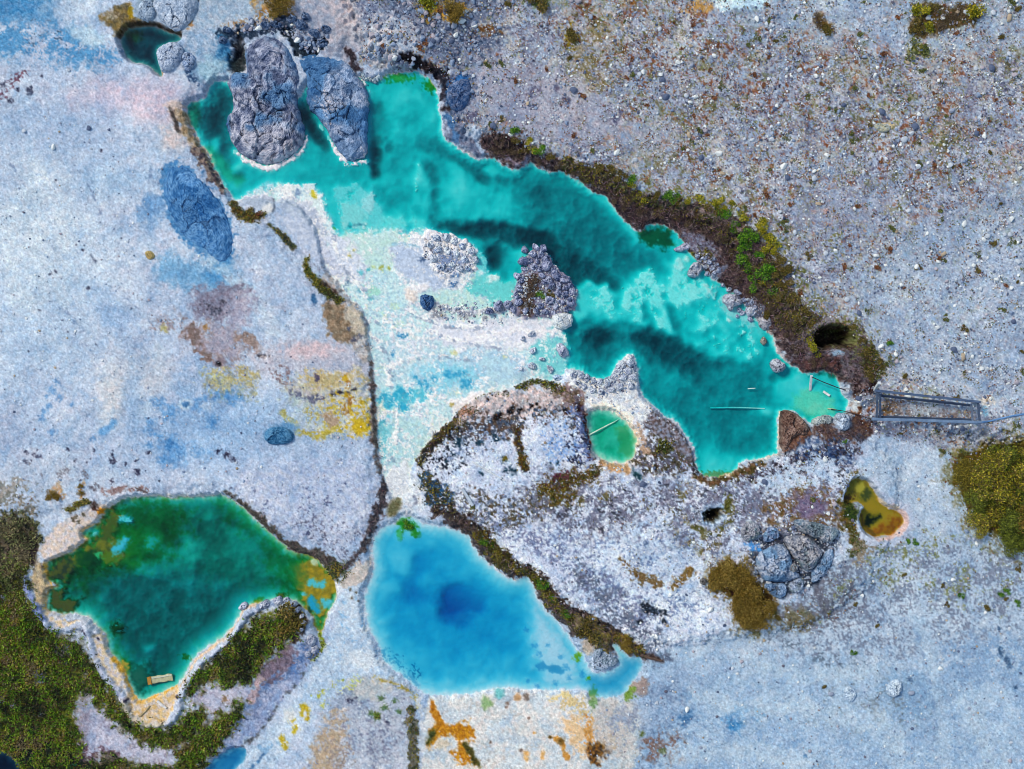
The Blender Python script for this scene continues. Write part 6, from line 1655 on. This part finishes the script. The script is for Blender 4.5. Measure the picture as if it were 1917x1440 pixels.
# the golden bush of the south-east flat, lump by lump, and the bushes at the edges
for x, y, r_ in ((1346, 1078, 24), (1368, 1072, 24), (1386, 1088, 22), (1395, 1108, 24), (1404, 1128, 24), (1396, 1148, 24), (1412, 1158, 18), (1420, 1124, 20), (1384, 1124, 20), (1438, 1132, 12)):
    shrub('gold', x, y, r_, "bush", "golden brown bush of the clump beside the grey outcrop", "bush", "golden bushes by the grey outcrop", k=kk); kk += 1
for x, y, r_ in ((1800, 876, 30), (1836, 866, 32), (1872, 856, 34), (1908, 850, 34), (1826, 900, 34), (1862, 890, 36), (1898, 890, 36), (1920, 880, 30), (1832, 936, 34), (1868, 930, 36), (1900, 930, 36), (1850, 966, 34), (1886, 968, 36), (1916, 970, 34), (1836, 980, 20), (1880, 1000, 28), (1910, 1010, 30)):
    r_ *= .84
    shrub('green2' if (x * 7 + y) % 5 < 1 else 'gold' if x + y > 2850 or (x < 1830 and y > 900) else ('olive2' if (x + y) % 3 < 1 else 'mixed'), x, y, r_, "bush", "yellow green bush of the broad thicket at the gravel edge", "bush", "thicket of yellow green bushes", k=kk); kk += 1  # browner kind at lower right puts the thicket's shaded side into leaf colour
for x, y, r_, kind, l_ in (
    (1716, 32, 17, 'yellow', "yellow bush at the top of the upper gravel plain clump"), (1706, 58, 15, 'olive', "olive bush at the lower end of the upper gravel plain clump"), (1730, 58, 13, 'yellow', "small yellow bush in the middle of the upper plain clump"),
    (1760, 48, 20, 'brown', "dry brown bush in the upper gravel plain clump"), (1784, 34, 17, 'brown', "dry brown bush beside the yellow end bush of the plain clump"), (1812, 32, 19, 'yellow', "bright yellow end bush of the upper gravel plain clump"),
    (1738, 22, 12, 'olive', "dark olive bush between yellow and brown ones on the plain"), (1526, 44, 14, 'brown', "brown upper half of the bent small bush pair on the plain"), (1544, 62, 13, 'olive', "olive lower half of the bent small bush pair on the plain"),
    (545, 1160, 26, 'olive', "round tan bush at the end of the grassy bank by the green pool"), (802, 14, 20, 'yellow', "yellow dry bush in the rubble above the cove"), (846, 32, 22, 'gold', "straw coloured bush in the rubble above the cove"),
    (1065, 78, 15, 'olive', "olive bush on the gravel plain below the upper edge"), (1010, 8, 20, 'olive', "green grey bush at the upper edge of the plain"), (1705, 98, 16, 'weedg', "thin green bush under the yellow plain clump"),
    (528, 14, 24, 'gold', "straw yellow bush among rocks behind the big boulders"), (765, 984, 9, 'green', "bright green water plant at the inlet of the blue pool"), (1016, 1090, 10, 'green', "green shrub on the dark band by the blue pool"),
    (907, 1012, 8, 'green', "small green tuft at the start of the dark band by the blue pool"), (1058, 1152, 9, 'green', "small green tuft midway along the dark band by the blue pool"), (1175, 1208, 13, 'gold', "tan bush at the end of the dark band by the blue pool"),
    (1100, 1180, 20, 'olive', "pale olive bush above the white edged rock"), (470, 398, 10, 'olive', "olive tuft on the mossy ledge beside the blue boulder"), (486, 402, 8, 'rust', "rusty tuft on the mossy ledge beside the blue boulder")):
    shrub(kind, x, y, r_, "bush", l_, "bush", k=kk); kk += 1
# weed tufts one could count on the plain
WF = VEG['weed'] * (VEG['weed'] > .3) * sst(.0, .9, F[40] + .2)
tx, ty = sample(WF, 260)
for i in range(len(tx)):
    if not (2 < tx[i] < 1915 and 2 < ty[i] < 1438):
        continue
    rust = rP.random() < .5 and ty[i] < 560
    nm = ("rusty weed tuft growing among the gravel of the plain", "rusty weed tufts on the plain") if rust else ("dull green weed tuft growing among pale stones", "green weed tufts among the stones")
    shrub('rust' if rust else ('weedg' if rP.random() < .7 else 'olive'), tx[i], ty[i], rP.uniform(3.5, 7.5), "weed_tuft", nm[0], "weed", nm[1], parts=False, k=kk); kk += 1
for x, y, r_ in ((105, 925, 8), (112, 930, 7), (98, 930, 6), (158, 922, 5), (157, 910, 5)):
    shrub('gold', x, y, r_, "weed_tuft", "tan weed tuft on the white flat above the green pool", "weed", "tan tufts above the green pool", parts=False, k=kk); kk += 1
DOTG = "1870,1110,6 1880,1120,5 1900,1126,6 1795,1115,6 1690,1075,5 1700,1010,6 1712,1015,6 1596,1218,6 1540,1283,5 1600,1130,5 1880,1105,6 1770,1130,5 1640,1170,5 1760,1095,5"
for t in DOTG.split():
    x, y, r_ = (float(v) for v in t.split(','))
    shrub('green' if r_ > 5 else 'olive', x, y, r_, "weed_tuft", "green weed tuft dotted over the white south eastern flat", "weed", "green tufts on the white flat", parts=False, k=kk); kk += 1

# ------------------------------------------------------------------ made things: railing, post, pipe, ropes, boards, logs
def bar(a, b, w, h, cs=(120, 132, 156), name="rail", parent=None, mat=None, seed=0, bev=.012, nseg=10):
    """a sawn bar from a to b, slightly uneven, with chamfered corners"""
    a, b = Vector(a), Vector(b)
    u = (b - a).normalized()
    side = u.cross(Vector((0, 0, 1)))
    side = side.normalized() if side.length > 1e-4 else Vector((1, 0, 0))
    up = side.cross(u).normalized()
    q = np.random.default_rng(seed)
    prof = [(-w / 2 + bev, -h / 2), (w / 2 - bev, -h / 2), (w / 2, -h / 2 + bev), (w / 2, h / 2 - bev), (w / 2 - bev, h / 2), (-w / 2 + bev, h / 2), (-w / 2, h / 2 - bev), (-w / 2, -h / 2 + bev)]
    V, Fc = [], []
    for i in range(nseg + 1):
        p = a.lerp(b, i / nseg)
        jx, jz = q.normal(0, w * .04), q.normal(0, h * .04)
        for x, z in prof:
            V.append(p + side * (x + jx) + up * (z + jz))
    for i in range(nseg):
        for j in range(8):
            k = (j + 1) % 8
            Fc.append((i * 8 + j, i * 8 + k, i * 8 + 8 + k, i * 8 + 8 + j))
    me = bpy.data.meshes.new(name)
    e = nseg * 8
    me.from_pydata([tuple(v) for v in V], [], Fc + [tuple(range(8))[::-1], tuple(range(e, e + 8))])
    me.materials.append(mat or M_WOOD)
    at_ = me.attributes.new("col", 'FLOAT_COLOR', 'POINT')
    c = np.ones((len(V), 4)); c[:, :3] = alb(np.clip(np.array(cs, float) + q.normal(0, 7, (len(V), 1)), 10, 245))
    at_.data.foreach_set("color", c.ravel())
    me.update()
    return link(name, me, parent)

def tube(name, pts, r0, r1, cs, mat, seed=0, wob=.0, ns=8, parent=None):
    q = np.random.default_rng(seed)
    pts = [Vector(p) for p in pts]
    V, Fc, n = [], [], len(pts)
    for i, p in enumerate(pts):
        u = (pts[min(i + 1, n - 1)] - pts[max(i - 1, 0)]).normalized()
        s_ = u.cross(Vector((0, 0, 1))).normalized(); t_ = s_.cross(u)
        r = r0 + (r1 - r0) * i / (n - 1)
        for j in range(ns):
            a = j / ns * 2 * PI
            V.append(p + (s_ * math.cos(a) + t_ * math.sin(a)) * r * (1 + q.normal(0, wob)))
    for i in range(n - 1):
        for j in range(ns):
            k = (j + 1) % ns
            Fc.append((i * ns + j, i * ns + k, i * ns + ns + k, i * ns + ns + j))
    me = bpy.data.meshes.new(name)
    me.from_pydata([tuple(v) for v in V], [], Fc + [tuple(range(ns))[::-1], tuple(range((n - 1) * ns, n * ns))])
    me.materials.append(mat)
    at_ = me.attributes.new("col", 'FLOAT_COLOR', 'POINT')
    c = np.ones((len(V), 4)); c[:, :3] = alb(np.clip(np.array(cs, float) + q.normal(0, 8, (len(V), 1)), 10, 245))
    at_.data.foreach_set("color", c.ravel())
    me.update()
    return link(name, me, parent)

def path(s, dz=.03, n=14, zs=None):
    p = np.array(P(s)); t = np.linspace(0, len(p) - 1, n)
    x, y = np.interp(t, range(len(p)), p[:, 0]), np.interp(t, range(len(p)), p[:, 1])
    z = np.interp(t, range(len(p)), zs) if zs is not None else None
    return [W(x[i], y[i], None if z is None else z[i], dz) for i in range(n)]

# wooden railing frame beside the lagoon: four corner posts, a double rail on every side
rail_root = bpy.data.objects.new("wooden_railing", None); COL.objects.link(rail_root)
gz = float(zat(1720, 762))
rail_root.location = W(1720, 762, gz)
tag(rail_root, "weathered grey blue wooden railing frame on the gravel beside the lagoon", "railing")
def wp(x, y, h):
    return Vector(((x - CX) * S, (CY - y) * S, gz + h)) - rail_root.location
HT = .95
for i, (x, y) in enumerate(((1630, 733), (1625, 784), (1811, 752), (1814, 789))):
    bar(wp(x, y, -.4), wp(x, y, HT - .06), .13, .13, (104, 116, 140), "post", rail_root, seed=i, nseg=4)
for i, (x0, y0, x1, y1, h, w, c_) in enumerate((
    (1622, 731, 1815, 752, HT, .11, (74, 94, 128)), (1636, 740, 1804, 758.5, HT * .35, .12, (52, 66, 92)),
    (1617, 783, 1817, 789, HT, .13, (104, 130, 166)), (1632, 779.5, 1806, 785, HT * .35, .12, (52, 66, 92)),
    (1627, 733, 1626, 784, HT - .06, .11, (62, 78, 104)), (1635, 738, 1635, 781, HT * .6, .10, (88, 104, 132)),
    (1802, 755, 1805, 786, HT * .6, .10, (96, 112, 140)), (1811, 753, 1814, 789, HT - .06, .11, (66, 82, 110)))):
    bar(wp(x0, y0, h), wp(x1, y1, h), w, .07, c_, "rail", rail_root, seed=10 + i, nseg=16)
o = bar(W(1629.5, 730, gz, .1), W(1629.5, 717, gz, 1.0), .13, .13, (196, 206, 220), "stake", seed=40, nseg=4)
tag(o, "pale leaning stake at the corner of the wooden railing", "stake")
o = bar(W(1516, 703, .42), W(1517, 746, -.28), .12, .05, (206, 212, 224), "board", seed=41, nseg=8)
tag(o, "white board standing from the bank into the lagoon", "board")
o = tube("pipe", path("1814,791 1840,788 1880,779 1925,771 1990,760", .06, 20), .04, .04, (96, 140, 196), M_PLASTIC, 42)
tag(o, "thin blue water pipe leading from the railing over the gravel", "pipe")
o = tube("rope", path("1517,706 1540,716 1566,726 1592,734 1612,738 1628,733", 0, 24, (.4, .3, .32, .38, .6, 1.0)), .022, .022, (52, 50, 66), M_WOOD, 43, .1, 6)
tag(o, "dark sagging rope from the white board to the railing", "rope")
o = tube("rope", path("1555,766 1580,770 1602,776 1622,784", 0, 16, (.05, .16, .4, .9)), .02, .02, (54, 44, 46), M_WOOD, 44, .1, 6)
tag(o, "short dark rope from the lagoon outlet to the lower railing corner", "rope")
o = bar(W(1541, 733, .03), W(1553, 741, .03), .11, .04, (220, 224, 232), "plank", seed=45, nseg=4)
tag(o, "short white plank floating in the lagoon", "plank")
o = bar(W(1549, 765, .02), W(1564, 767, .02), .06, .03, (190, 200, 170), "plank", seed=46, nseg=4)
tag(o, "thin greenish slat floating near the lagoon outlet", "plank")
o = tube("pole", path("884,863 912,880 946,899", .04, 12), .035, .025, (206, 214, 226), M_WOOD, 47, .06, 8)
tag(o, "long thin white pole lying on the white rise", "pole")
o = bar(W(866, 913, dz=.07), W(886, 945, dz=.07), .14, .1, (172, 186, 206), "log", seed=48)
tag(o, "short grey split log at the edge of the dark moss", "log")
o = tube("stick", path("1102,815 1130,800 1152,789 1166,780", 0, 12, (.05, .01, -.03, -.07)), .035, .02, (196, 222, 210), M_WOOD, 49, .05, 8)
tag(o, "pale stick reaching into the small emerald pool", "stick")
o = tube("pole", path("1330,764 1380,763 1432,765", 0, 10, (-.13, -.06, -.03)), .04, .025, (206, 226, 226), M_WOOD, 50, .05, 8)
tag(o, "faint sunken pole lying across the lower turquoise basin", "pole")
o = tube("stick", path("1400,728 1414,727", 0, 6, (-.02, -.01)), .03, .02, (206, 226, 226), M_WOOD, 51, .05, 6)
tag(o, "short pale stick just under the water above the sunken pole", "stick")
tb = bpy.data.objects.new("timber", None); COL.objects.link(tb)
tb.location = W(302, 1271, 0.0)
tag(tb, "weathered squared timber floating at the tip of the green pool", "timber")
tl = tb.location
bar(W(280, 1274, .03) - tl, W(323, 1267, .0) - tl, .33, .14, (176, 178, 150), "beam", tb, seed=52, bev=.03)
bar(W(277, 1274.5, .04) - tl, W(284, 1273.4, .04) - tl, .36, .17, (160, 116, 50), "end_block", tb, seed=53, nseg=3)
bar(W(286, 1269, .105) - tl, W(322, 1263.5, .08) - tl, .06, .05, (196, 200, 186), "batten", tb, seed=54)
o = tube("driftwood", path("263,1338 274,1330 283,1319", .04, 8), .06, .035, (176, 160, 126), M_WOOD, 55, .12, 8)
tag(o, "grey brown driftwood stick on the sandy tip of the rim", "driftwood")
o = tube("driftwood", path("297,1310 306,1318 314,1323", .05, 8), .07, .06, (214, 216, 222), M_WOOD, 56, .1, 8)
tag(o, "white driftwood piece on the sandy tip of the rim", "driftwood")
o = tube("stick", path("258,912 270,917 281,922", .02, 6), .02, .012, (96, 84, 88), M_WOOD, 57, .1, 6)
tag(o, "thin dark twig lying above the green pool", "stick")
o = tube("driftwood", path("1198,1224 1216,1230 1238,1236", .05, 10), .09, .03, (92, 76, 70), M_WOOD, 58, .15, 8)
tag(o, "dark driftwood branch where the band of brush ends", "driftwood")
for x, y, r_, kind in ((996, 536, 13, 'brown'), (990, 554, 11, 'brown'), (986, 572, 10, 'brown'), (1002, 522, 10, 'brown'), (1008, 552, 8, 'green'), (1030, 550, 7, 'olive')):
    shrub(kind, x, y, r_, "shrub", {'brown': "dry brown shrub growing on the pebble islet", 'green': "green shrub in the middle of the pebble islet", 'olive': "small olive shrub on the pebble islet"}[kind], "shrub", "dry shrubs on the pebble islet" if kind == 'brown' else None, k=kk); kk += 1
